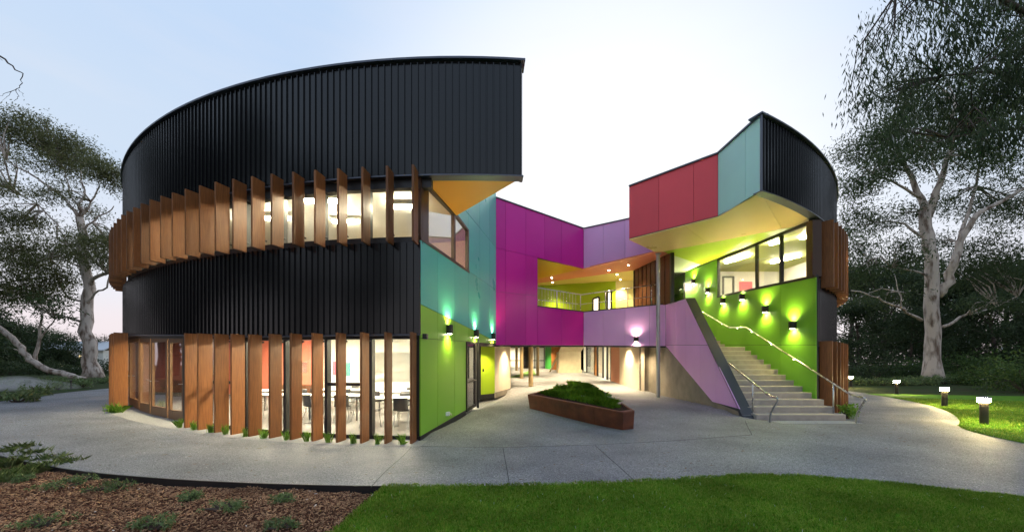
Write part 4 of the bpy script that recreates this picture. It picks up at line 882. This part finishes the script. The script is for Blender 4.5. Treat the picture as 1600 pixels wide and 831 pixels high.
# ------------------------------------------------------------------ plants
def leaf_arrays(C, sig, per, Ln, asp=.26, droop=.8, rng=RNG):
    C = np.repeat(np.asarray(C, float), per, 0); n = len(C); Pn = C + rng.normal(0, 1, (n, 3)) * np.asarray(sig)
    d = rng.normal(0, 1, (n, 3)); d /= np.linalg.norm(d, axis=1)[:, None]; d[:, 2] -= droop; d /= np.linalg.norm(d, axis=1)[:, None]
    s = np.cross(d, rng.normal(0, 1, (n, 3))); s /= np.linalg.norm(s, axis=1)[:, None] + 1e-9
    L = Ln * rng.uniform(.6, 1.35, (n, 1)); w = L * asp
    V = np.stack([Pn, Pn + d * L * .45 + s * w * .5, Pn + d * L, Pn + d * L * .45 - s * w * .5], 1).reshape(-1, 3)
    return V
def leaf_mesh(name, Vs, m, parent=None):
    V = np.concatenate(Vs); return fast(name, V, np.arange(len(V)).reshape(-1, 4), m, parent)
def wobble(pts, k=3, amp=.12):
    out = []
    for a, b in zip(pts[:-1], pts[1:]):
        for i in range(k): out.append(a.lerp(b, i / k) + (Vector((random.gauss(0, amp), random.gauss(0, amp), random.gauss(0, amp * .6))) if (i or out) else Vector()))
    return out + [pts[-1]]
def ell(n, c, r, rng=RNG):
    u = rng.normal(0, 1, (n, 3)); u /= np.linalg.norm(u, axis=1)[:, None]; return np.asarray(c) + u * (rng.uniform(0, 1, (n, 1)) ** .42) * np.asarray(r)
def gum(name, label, base, Yd, limbs, blobs, lm, L=.36, asp=.26, *,  per=22, group=None, bark=M_BARK, sig=.55, dens=1.0, trunk_flare=1.5, droop=.8):
    T = thing(name, base, label, 'tree', group); pts_all = []
    tr = MB()
    for k, (pl, r0, r1, d0, d1) in enumerate(limbs):
        n = len(pl); pts = [P(x, y, Yd + d0 + (d1 - d0) * i / (n - 1)) for i, (x, y) in enumerate(pl)]
        if k == 0: pts[0] = Vector((base[0], base[1], base[2] - .1))
        pts = wobble(pts, 3, .05 * Yd / 30 + r0 * .06); m = len(pts); rad = [r0 + (r1 - r0) * (i / (m - 1)) ** .8 for i in range(m)]
        if k == 0: rad[0] *= trunk_flare; rad[1] *= 1 + (trunk_flare - 1) * .4
        tr.tube(pts, rad, 12 if r0 > .3 else 7); pts_all += pts[2:]
    br = tr; Vs = []
    for x, y, rx, ry, n in blobs:
        c = P(x, y, Yd + random.uniform(-2, 2)); s = Yd / F; r = (rx * s, (rx + ry) * .5 * s, ry * s)
        near = min(pts_all, key=lambda q: (q - c).length)
        C = ell(max(2, int(n * dens)), c, r)
        for i in range(min(5, len(C))):
            e = Vector(C[i]); mid = near.lerp(e, .5) + Vector((random.gauss(0, .3), random.gauss(0, .3), random.uniform(0, .5)))
            br.tube([near, mid, e], [.07 * Yd / 32, .045 * Yd / 32, .012 * Yd / 32], 4, False)
        Vs.append(leaf_arrays(C, sig, per, L, asp, droop))
    br.build('trunk', bark, T, True); leaf_mesh('crown', Vs, lm, T); return T

# big gum on the right lawn
gum('gum_tree', 'tall pale-barked gum tree rising behind the bollard lights on the right lawn', P(1458, 597, 30), 30,
    [([(1458, 597), (1457, 540), (1456, 480), (1452, 420), (1448, 370), (1444, 330)], .52, .36, 0, 0),
     ([(1464, 462), (1480, 440), (1492, 405), (1506, 365), (1530, 335), (1570, 312), (1610, 292)], .36, .10, 0, -2),
     ([(1446, 335), (1436, 300), (1418, 265), (1402, 235), (1392, 200)], .28, .07, 0, 1), ([(1447, 345), (1462, 300), (1478, 262), (1488, 210), (1490, 150)], .30, .08, 0, -1),
     ([(1440, 500), (1415, 488), (1392, 474), (1362, 462), (1330, 454)], .13, .04, 0, -2), ([(1474, 510), (1500, 496), (1540, 484), (1590, 463)], .13, .04, 0, 1),
     ([(1447, 350), (1462, 320), (1466, 280), (1455, 240)], .18, .05, 0, 2), ([(1440, 310), (1405, 290), (1375, 275), (1345, 262)], .12, .03, 0, -1), ([(1446, 372), (1415, 350), (1380, 345), (1340, 352)], .12, .03, 0, 1),
     ([(1500, 375), (1515, 330), (1530, 270), (1535, 220)], .16, .04, -.5, 1), ([(1448, 430), (1415, 420), (1385, 418), (1350, 400)], .10, .03, 0, -1), ([(1408, 482), (1404, 455), (1398, 430)], .06, .02, -1, -1)],
    [(1342, 232, 32, 30, 26), (1392, 205, 48, 38, 46), (1345, 300, 34, 26, 26), (1375, 262, 44, 26, 26), (1425, 235, 50, 40, 46), (1480, 215, 55, 42, 50), (1545, 245, 55, 45, 46), (1360, 342, 44, 20, 28),
     (1335, 385, 26, 22, 18), (1500, 315, 40, 30, 16), (1570, 330, 50, 34, 34), (1398, 398, 34, 24, 24), (1345, 428, 30, 14, 14), (1545, 395, 50, 28, 34), (1505, 428, 36, 22, 24), (1605, 300, 50, 60, 46),
     (1455, 150, 60, 40, 46), (1540, 160, 60, 45, 46), (1425, 330, 26, 16, 12), (1595, 420, 40, 28, 26), (1400, 140, 40, 30, 26), (1375, 465, 40, 16, 16), (1560, 470, 40, 14, 14), (1470, 380, 30, 14, 8)], M_LEAF, .26, per=84, sig=(.55, .55, .36))
# drooping foliage of a nearer gum whose trunk stands outside the picture
gum('overhanging_gum', 'dark drooping gum foliage hanging from a tree at the edge of the right lawn', (19.5, 12.5, float(gz(19.5, 12.5))), 12,
    [([(1735, 640), (1725, 450), (1715, 250), (1690, 60)], .32, .20, .5, .5), ([(1718, 260), (1660, 170), (1600, 130), (1540, 112), (1470, 120)], .13, .02, .5, .5), ([(1700, 120), (1640, 40), (1560, 0), (1470, -20), (1400, -10)], .14, .02, .5, -.5),
     ([(1712, 230), (1620, 200), (1540, 205), (1480, 215)], .08, .015, .5, 0), ([(1690, 60), (1640, -80), (1560, -160)], .14, .04, .5, 0)],
    [(1395, 45, 44, 44, 26), (1450, 95, 50, 40, 34), (1370, 120, 36, 30, 16), (1500, 30, 50, 40, 40), (1345, 165, 26, 22, 9), (1425, 160, 44, 28, 26), (1520, 150, 50, 34, 40), (1560, 70, 50, 60, 66), (1600, 150, 46, 70, 80), (1470, -30, 70, 40, 40), (1570, -30, 60, 50, 60),
     (1610, 30, 46, 70, 60), (1490, 205, 60, 22, 30), (1560, 215, 44, 26, 34), (1400, 200, 36, 18, 12), (1640, 100, 40, 90, 60), (1590, 90, 22, 80, 50)], M_LEAFD, .22, .15, per=30, sig=.25, droop=2.1, bark=M_BARKD)
# big gum on the left
gum('gum_tree', 'smooth white-trunked gum tree with a spreading crown beside the curved path', P(145, 590, 38), 38,
    [([(146, 590), (141, 550), (137, 500), (136, 450), (133, 415), (128, 380), (124, 340)], .62, .30, 0, 0),
     ([(137, 445), (152, 432), (172, 424), (192, 416)], .22, .10, 0, -1), ([(134, 478), (148, 458), (166, 448), (172, 425)], .12, .06, 0, -1.5), ([(130, 505), (105, 496), (78, 490), (52, 476), (30, 455), (10, 440)], .14, .05, 0, -2),
     ([(131, 472), (108, 466), (96, 452), (88, 430)], .12, .04, 0, 1), ([(126, 355), (118, 330), (96, 305), (70, 285), (40, 268), (10, 250)], .20, .05, 0, -1), ([(125, 345), (127, 320), (130, 295), (126, 262)], .18, .05, 0, 1),
     ([(127, 360), (142, 348), (160, 335), (178, 322)], .13, .04, 0, 0), ([(131, 400), (112, 388), (90, 372), (88, 350), (60, 320), (20, 300)], .14, .04, 0, 2), ([(125, 340), (142, 315), (152, 290), (165, 272)], .12, .03, 0, 0),
     ([(134, 420), (105, 408), (60, 400), (20, 392)], .10, .03, 0, -1), ([(126, 330), (108, 300), (104, 275), (96, 250)], .10, .03, 0, 1)],
    [(12, 205, 26, 20, 22), (40, 190, 30, 12, 22), (62, 215, 40, 22, 44), (98, 225, 36, 20, 40), (120, 250, 40, 18, 40), (155, 262, 30, 16, 30), (176, 282, 16, 20, 20), (85, 258, 40, 16, 28), (10, 290, 30, 20, 22), (15, 345, 34, 22, 30), (45, 345, 36, 14, 22),
     (20, 400, 40, 26, 44), (60, 425, 46, 20, 50), (40, 385, 40, 16, 24), (150, 395, 34, 30, 60), (172, 375, 20, 24, 26), (118, 375, 26, 12, 14), (90, 395, 26, 14, 16), (20, 455, 40, 26, 50), (70, 460, 36, 18, 24), (95, 440, 24, 16, 14), (140, 330, 24, 10, 8), (60, 300, 30, 10, 10), (-10, 240, 30, 40, 30), (100, 300, 30, 10, 8)], M_LEAFO, .29, per=80, sig=(.66, .66, .42))
gum('leaning_gum', 'low gum trunk leaning out along the ground beside the white-trunked gum', P(133, 592, 36), 36,
    [([(133, 592), (105, 586), (72, 577), (48, 562), (32, 543), (14, 522), (-6, 508), (-40, 480)], .30, .22, 0, -1), ([(54, 566), (56, 548), (62, 528), (66, 505), (62, 482)], .18, .07, 0, 0), ([(60, 532), (72, 515), (86, 498)], .10, .04, 0, 0), ([(46, 560), (38, 552), (22, 545)], .10, .05, 0, 0)],
    [(62, 470, 30, 16, 14), (90, 490, 22, 12, 10), (-20, 470, 40, 30, 24)], M_LEAF, .42, per=22, trunk_flare=1.1)
# bare twigs reaching in from a tree outside the picture on the left
gum('bare_branch_tree', 'tree outside on the left reaching a bare twig into the sky', (-18.5, 9.6, .36), 9.6,
    [([(-298, 640), (-290, 400), (-260, 200), (-200, 60), (-120, 40)], .22, .08, 0, 0), ([(-200, 70), (-100, 60), (-30, 72), (0, 88), (20, 105), (36, 115)], .05, .010, 0, 0), ([(36, 115), (33, 130), (26, 140), (29, 152), (22, 158)], .010, .004, 0, 0), ([(26, 140), (10, 146), (-4, 150)], .007, .003, 0, 0), ([(-30, 72), (-10, 84), (4, 95)], .012, .004, 0, 0), ([(29, 140), (36, 146), (38, 152)], .005, .002, 0, 0), ([(18, 143), (12, 152), (4, 157)], .005, .002, 0, 0)],
    [(-330, 20, 60, 40, 20)], M_LEAFD, .2, per=14, sig=.3, bark=M_BARKD)

# background trees: three kinds, copied
def bg_tree(name, label, h, w, lm, seed, n=150, per=48, L=.38, low=.25, group=None):
    random.seed(seed); rng = np.random.default_rng(seed); T = thing(name, (0, 0, 0), label, 'tree', group); tr = MB()
    tr.tube(wobble([Vector((0, 0, -.3)), Vector((.1, 0, h * .3)), Vector((-.1, .1, h * .6)), Vector((.1, 0, h * .85))], 3, .12), [.32 - .27 * i / 9 for i in range(10)], 8)
    C = []
    for i in range(9):
        a = random.uniform(0, 6.28); z = h * random.uniform(low + .05, .85); r = w * random.uniform(.25, .8) * (1 if z < .7 * h else .6); e = Vector((math.cos(a) * r, math.sin(a) * r, z + h * .06))
        tr.tube([Vector((0, 0, z * .75)), Vector((e.x * .5, e.y * .5, z * .9)), e], [.11, .07, .03], 5); C.append(ell(n // 9, e, (w * .36, w * .36, h * .11), rng))
    C.append(ell(n // 4, (0, 0, h * .8), (w * .45, w * .45, h * .17), rng)); C = np.concatenate(C)
    tr.build('trunk', M_BARKD, T, True); leaf_mesh('crown', [leaf_arrays(C, .5, per, L, .34, .4, rng)], lm, T); return T
ta = bg_tree('woodland_tree', 'dark rounded tree in the wood behind the right lawn', 13, 6.5, M_LEAFD, 3, 200, group='trees in the wood behind the right lawn', low=.05)
tb = bg_tree('woodland_tree', 'tall loose-crowned tree in the wood behind the right lawn', 16, 6, M_LEAF, 5, 170, group='trees in the wood behind the right lawn', low=.2)
tcn = bg_tree('garden_tree', 'dull green tree in the distant garden behind the left gum', 9, 5.5, M_LEAFD, 9, 170, group='trees in the distant left garden', low=.08)
def put(src, used, x, Y, rz, sc, label=None, grp=None):
    loc = ((x - CXP) / F * Y, Y, float(gz((x - CXP) / F * Y, Y)) - .05)
    if not used: src.location = loc; src.rotation_euler = (0, 0, rz); src.scale = (sc,) * 3; o = src
    else: o = copy_tree(src, loc, rz, None, sc)
    if label: o['label'] = label
    if grp: o['group'] = grp
    return o
for i, (x, Y, s) in enumerate(((1340, 44, .75), (1385, 50, 1.25), (1425, 41, .6), (1505, 46, 1.05), (1550, 40, .75), (1592, 47, 1.25), (1640, 40, 1.0), (1332, 58, 1.35), (1470, 58, 1.1), (1700, 44, 1.0), (1572, 60, 1.4))): put(ta, i, x, Y, i * 1.3, s)
for i, (x, Y, s) in enumerate(((1365, 56, .80), (1520, 52, .72), (1600, 54, 1.0), (1440, 62, .75))): put(tb, i, x, Y, i * 2.1, s)
for i, (x, Y, s) in enumerate(((5, 56, .95), (40, 60, .9), (72, 66, .85), (105, 62, .75), (168, 78, .82), (190, 82, .85), (-30, 52, 1.15), (140, 88, .8), (-80, 50, 1.3), (-10, 74, 1.2), (55, 80, 1.1))): put(tcn, i, x, Y, i * 1.7, s)
# trees that ring the grounds outside the picture (their dark mass is what the black cladding mirrors)
for i, (X, Y, s) in enumerate(((-44, 18, 1.5), (-38, 7, 1.7), (-33, -3, 1.6), (-30, -14, 1.7), (-24, -25, 1.6), (-60, 30, 1.6), (32, -14, 1.5), (38, 0, 1.6), (50, 14, 1.5), (-54, 14, 2.0))):
    o = copy_tree(ta if i % 2 else tb, (X, Y, float(gz(X, Y)) - .05), i * 1.1, 'tall tree of the surrounding grounds, outside the picture', s); o['group'] = 'trees ringing the grounds'

def shrub(name, label, c, r, lm, n=40, per=22, L=.16, group=None, droop=-.1, asp=.4):
    T = thing(name, (c[0], c[1], c[2]), label, 'shrub', group); C = ell(n, (c[0], c[1], c[2] + r[2] * .55), r); C = C[C[:, 2] > c[2] + .02]
    mb = MB()
    for i in range(min(7, len(C))): mb.tube([(c[0], c[1], c[2] - .05), (c[0] * .5 + C[i, 0] * .5, c[1] * .5 + C[i, 1] * .5, c[2] + r[2] * .4), tuple(C[i])], [.03, .02, .006], 5)
    mb.build('stems', M_BARKD, T); leaf_mesh('foliage', [leaf_arrays(C, min(r) * .22, per, L, asp, droop)], lm, T); return T
for i, (x, y, rx, rz) in enumerate(((1560, 607, 1.5, 1.3), (1600, 612, 1.6, 1.7), (1518, 601, .9, .7), (1490, 598, .7, .5), (1645, 612, 1.6, 1.8))):
    shrub('shrub', ('rounded green shrub at the back edge of the right lawn', 'tall green shrub at the back edge of the right lawn', 'low shrub right of the pale gum trunk', 'small shrub at the foot of the pale gum', 'tall shrub just beyond the right edge of the lawn')[i], G(x, y), (rx, rx, rz), M_SHRUB, 60, 26, .17, 'shrubs along the right lawn')
for i in range(13):
    x = 1338 + i * 14 + random.uniform(-4, 4); g = G(x, 601 - abs(x - 1400) * .02); shrub('low_plant', 'low leafy border plant between the right lawn and the dark wood', g, (.85, .7, .38), M_GCOV, 26, 20, .14, 'border plants by the right lawn')
for i in range(16):
    x = 1330 + i * 19; g = P(x, 580, 36 + random.uniform(-1, 3)); g.z = .2; shrub('understory_shrub', 'dark understory shrub below the wood behind the right lawn', g, (1.7, 1.4, 1.2 + random.uniform(-.5, .8)), (M_LEAFD, M_SHRUB)[i % 2], 44, 34, .2, 'dark understory shrubs on the right')
for i in range(14):
    x = -10 + i * 14; g = P(x, 580, 46 + random.uniform(-2, 4)); g.z = .34; shrub('hedge_shrub', 'low dark hedge shrub in the distant left garden', g, (1.6, 1.2, .85 + random.uniform(-.2, .4)), M_LEAFD, 34, 22, .24, 'hedge shrubs in the left garden')
for i, (x, y, r) in enumerate(((30, 606, .9), (75, 600, .9), (110, 598, .8), (160, 597, .7), (5, 600, 1.0), (60, 618, .5), (25, 628, .5), (90, 608, .5), (130, 603, .5))):
    g = G(x, y); shrub('low_plant', 'low grey-green ground plant in the misty garden left of the path', g, (r * 1.3, r, .28), M_GCOV, 26, 20, .13, 'low plants left of the path')
for i, (x, y) in enumerate(((907, 583), (913, 584.5))):
    shrub('courtyard_plant', 'dark leafy plant beside the concrete rear stair', G(x, y), (.3, .4, .9), M_SHRUB, 26, 16, .22, 'plants by the rear stair')
g = G(1327, 651); shrub('low_plant', 'bright green plant at the foot of the fins beside the handrail', Vector((10.35, 11.25, 0)), (.22, .22, .32), M_TUFT, 22, 20, .10, None, -.3)

# blades
def blades(name, pts, h, w, m, parent=None, lean=.35, kind=None, rng=RNG):
    n = len(pts); a = rng.uniform(0, 6.283, n); l = np.abs(rng.normal(0, lean, n)); hh = h * rng.uniform(.55, 1.3, n); c, s = np.cos(a), np.sin(a)
    side = np.stack([-s, c, np.zeros(n)], 1) * (w / 2); bend = np.stack([c * l * hh, s * l * hh, hh * np.sqrt(np.clip(1 - l * l * .5, .2, 1))], 1); mid = np.stack([c * l * hh * .3, s * l * hh * .3, hh * .55], 1)
    V = np.stack([pts - side, pts + side, pts + mid + side * .8, pts + bend, pts + mid - side * .8], 1).reshape(-1, 3); o = fast(name, V, np.arange(len(V)).reshape(-1, 5), m, parent, 5)
    if kind: o['kind'] = kind
    return o
def tuft(name, c, label, h=.26, n=70, r=.06, m=M_TUFT, group=None, cat='grass tuft', w=.008, lean=.55):
    t = thing(name, c, label, cat, group); p = np.stack([c[0] + RNG.normal(0, r, n), c[1] + RNG.normal(0, r, n), np.full(n, c[2] - .01)], 1); blades('blades', p, h, w, m, t, lean, 'stuff'); return t
for i, x in enumerate((281, 303, 329, 352, 383, 412.6, 447, 479, 513, 552, 590, 629)):
    th, _ = col_theta(x, R0 + .40); q = arc(th, R0 + .40); tuft('grass_tuft', Vector((q.x, q.y, float(gz(q.x, q.y)) + .01)), 'bright green grass tuft at the foot of the timber fins', .22, 60, .03, group='grass tufts along the fins', lean=.3)
q = arc(col_theta(181, R0 + .45)[0], R0 + .45); tuft('grass_tuft', Vector((q.x, q.y, float(gz(q.x, q.y)))), 'bright grass tuft by the lone fin next to the timber doors', .3, 80, .08)
n = 9000; uv = RNG.dirichlet([1, 1, 1], n); ci = [inn[k] for k in range(5)]; tri = [(0, 1, 2), (0, 2, 3), (0, 3, 4)]; ar = np.array([((ci[b] - ci[a]).cross(ci[c] - ci[a])).length for a, b, c in tri]); ch = RNG.choice(3, n, p=ar / ar.sum())
pp = np.stack([sum(uv[i, k] * np.array(ci[tri[ch[i]][k]]) for k in range(3)) for i in range(n)]); pp = pp + (np.array([cen.x, cen.y, 0]) - pp * np.array([1, 1, 0])) * np.array([.06, .06, 0]); pp[:, 2] -= .04
hmap = .16 + .14 * np.sin(pp[:, 0] * 3.1 + pp[:, 1] * 2.3) ** 2
pp = pp + (np.array([cen.x, cen.y, 0]) - pp * np.array([1, 1, 0])) * np.array([.15, .10, 0]); pp[:, 2] += .10 * np.clip(1 - np.hypot(pp[:, 0] - cen.x, (pp[:, 1] - cen.y) * .4) / 1.3, 0, 1); pg = blades('grass', pp, .10 + .16 * (.5 + .5 * np.sin(pp[:, 0] * 5.3 + 2 * np.sin(pp[:, 1] * 2.1))) * (.5 + .5 * np.sin(pp[:, 1] * 4.1 + pp[:, 0])), .009, M_PLGR, PLN, .55); pg['kind'] = 'stuff'
def polar_pts(n, rin, rout, t0, t1, off, bias=1.0):
    th = RNG.uniform(t0, t1, n); a = np.array([rin(t) for t in th]) if callable(rin) else np.full(n, rin); r = a + (rout - a).clip(0) * RNG.uniform(0, 1, n) ** bias
    X = CC.x + r * np.sin(th); Y = CC.y - r * np.cos(th); return np.stack([X, Y, gz(X, Y) + off], 1)
lg = blades('lawn_grass', polar_pts(120000, lambda t: lawn_in(t) - .025 + .02 * math.sin(t * 170) + .015 * math.sin(t * 431), 25.3, -.0232, .36, .008), .042, .0055, M_LAWN, None, .5); struct(lg, 'stuff')
lg = blades('side_lawn_grass', polar_pts(120000, rlawn_in, 41.0, .44, 1.12, .01, 1.2), .05, .010, M_LAWN, None, .5); struct(lg, 'stuff')
lg = blades('left_garden_grass', polar_pts(14000, 22.9, 40, -1.0, -.62, .02, 1.2), .12, .016, M_GCOV, None, .6); struct(lg, 'stuff')
# bark chips
def chips(n):
    p = polar_pts(n, 22.76, 26.6, -.352, -.0235, -.085, 1.1); p[:, 2] += .012 * np.sin(p[:, 0] * 9) * np.sin(p[:, 1] * 8.3) + .02 * np.sin(p[:, 0] * 2.1 + p[:, 1] * 1.7) + RNG.uniform(.0, .022, n)
    d = RNG.normal(0, 1, (n, 3)); d[:, 2] *= .35; d /= np.linalg.norm(d, axis=1)[:, None]; s = np.cross(d, RNG.normal(0, .5, (n, 3)) + [0, 0, 1]); s /= np.linalg.norm(s, axis=1)[:, None]; u = np.cross(s, d)
    L = RNG.uniform(.012, .05, (n, 1)) ; w = RNG.uniform(.006, .016, (n, 1)); t = RNG.uniform(.003, .007, (n, 1))
    a, b, c = d * L * .5, s * w * .5, u * t * .5
    V = np.stack([p - a - b - c, p + a - b * .7 - c, p + a + b * .8 - c, p - a + b - c, p - a * .9 - b + c, p + a * .9 - b * .7 + c, p + a + b * .6 + c, p - a + b * .8 + c], 1).reshape(-1, 3)
    k = np.arange(n)[:, None] * 8; Q = np.concatenate([k + f for f in ([4, 5, 6, 7], [0, 1, 5, 4], [1, 2, 6, 5], [2, 3, 7, 6], [3, 0, 4, 7])], 1).reshape(-1, 4); return V, Q
V, Q = chips(42000); struct(fast('bark_mulch', V, Q, M_MULCH), 'stuff')
for i, (x, y, rx) in enumerate(((95, 762, .42), (175, 764, .36), (350, 796, .30), (298, 780, .16), (440, 785, .22), (72, 822, .34), (242, 823, .34), (440, 826, .22), (20, 752, .3), (130, 752, .28))):
    g = G(x, y, -.08); shrub('ground_cover_plant', 'low sprawling green ground cover plant in the bark mulch', g, (rx * .85, rx * .6, .07), M_GCOV, 30, 20, .045, 'ground cover plants in the mulch', .05, .3)
for i, (x, y) in enumerate(((18, 728), (48, 714), (80, 722), (5, 752), (6, 712), (34, 704), (62, 736), (104, 728), (30, 744))):
    tuft('grass_tuft', G(x, y, -.08), 'loose grey-green grass clump at the edge of the mulch bed', .17, 170, .09, M_GCOV, 'grass clumps in the mulch', w=.004)

n = 420; fp = polar_pts(n, 19.9, 22.7, -.75, .75, .012); k = RNG.uniform(0, 6.28, n); ln = RNG.uniform(.02, .045, n); wd_ = ln * .28
V = np.stack([fp + np.stack([np.cos(k + a) * l, np.sin(k + a) * l, np.full(n, dz_)], 1) for a, l, dz_ in ((0, ln, .004), (1.57, wd_, 0), (3.14, ln, .008), (4.71, wd_, 0))], 1).reshape(-1, 3)
struct(fast('fallen_leaves', V, np.arange(n * 4).reshape(-1, 4), varied_mat('dry leaves', [(.10, .05, .02), (.18, .10, .04), (.26, .17, .08)])), 'stuff')

# ------------------------------------------------------------------ distant house, sprinkler posts, mist
def house():
    Y = 74; c = P(115, 560, Y); T = thing('distant_house', (c.x, c.y, .3), 'low pale house with lit yellow windows beyond the left garden', 'house')
    MB().box((c.x - 9, Y, .2), (c.x + 6, Y + 6, 4.4)).build('wall', M_WHITE, T); MB().prism([(c.x - 9.6, Y - .5, 4.3), (c.x + 6.6, Y - .5, 4.3), (c.x + 6.6, Y + 3, 6.2), (c.x - 9.6, Y + 3, 6.2)], Vector((0, 0, .2))).build('roof', mat('pale steel roof', (.5, .52, .55), .5), T)
    for x0, x1, z0, z1 in ((-7.5, -6.3, 1.0, 3.3), (-4.5, -2.0, 1.2, 3.4), (1.2, 3.8, 1.0, 3.4)):
        w = MB().box((c.x + x0 - .1, Y - .06, z0 - .1), (c.x + x1 + .1, Y + .02, z1 + .1)).build('window', M_FRAME, T); MB().box((c.x + x0, Y - .08, z0), (c.x + x1, Y - .05, z1)).build('pane', E_FARW, w)
house()
for x, y in ((111, 608), (51, 626)):
    g = G(x, y); t = thing('sprinkler_post', g, 'short dark sprinkler post in the garden left of the path', 'sprinkler', 'sprinkler posts'); MB().tube([g, g + Vector((0, 0, .42))], .025, 8).build('stem', M_DARKM, t); MB().lathe([(.03, .42), (.045, .44), (.045, .48), (.02, .5)], g, 10).build('head', M_DARKM, t)
def mist():
    m = bpy.data.materials.new('spray mist'); m.use_nodes = True; nt = m.node_tree; nt.nodes.clear(); o = nt.nodes.new('ShaderNodeOutputMaterial'); v = nt.nodes.new('ShaderNodeVolumePrincipled')
    v.inputs['Color'].default_value = (.95, .96, 1, 1); v.inputs['Density'].default_value = .17; nt.links.new(v.outputs[0], o.inputs['Volume'])
    c = G(45, 609); bm = bmesh.new(); bmesh.ops.create_icosphere(bm, subdivisions=4, radius=1)
    for q in bm.verts:
        k = 1 + .18 * math.sin(q.co.x * 5 + 1) * math.cos(q.co.y * 4); q.co = Vector((q.co.x * 4.2 * k, q.co.y * 1.6 * k, max(-.02, q.co.z) * .6 * k))
    me = bpy.data.meshes.new('sprinkler_mist'); bm.to_mesh(me); bm.free(); ob = link('sprinkler_mist', me, None, m); ob.location = (c.x - 1.5, c.y + .5, c.z + .05); ob.rotation_euler = (0, 0, -.35); struct(ob, 'stuff')
mist()
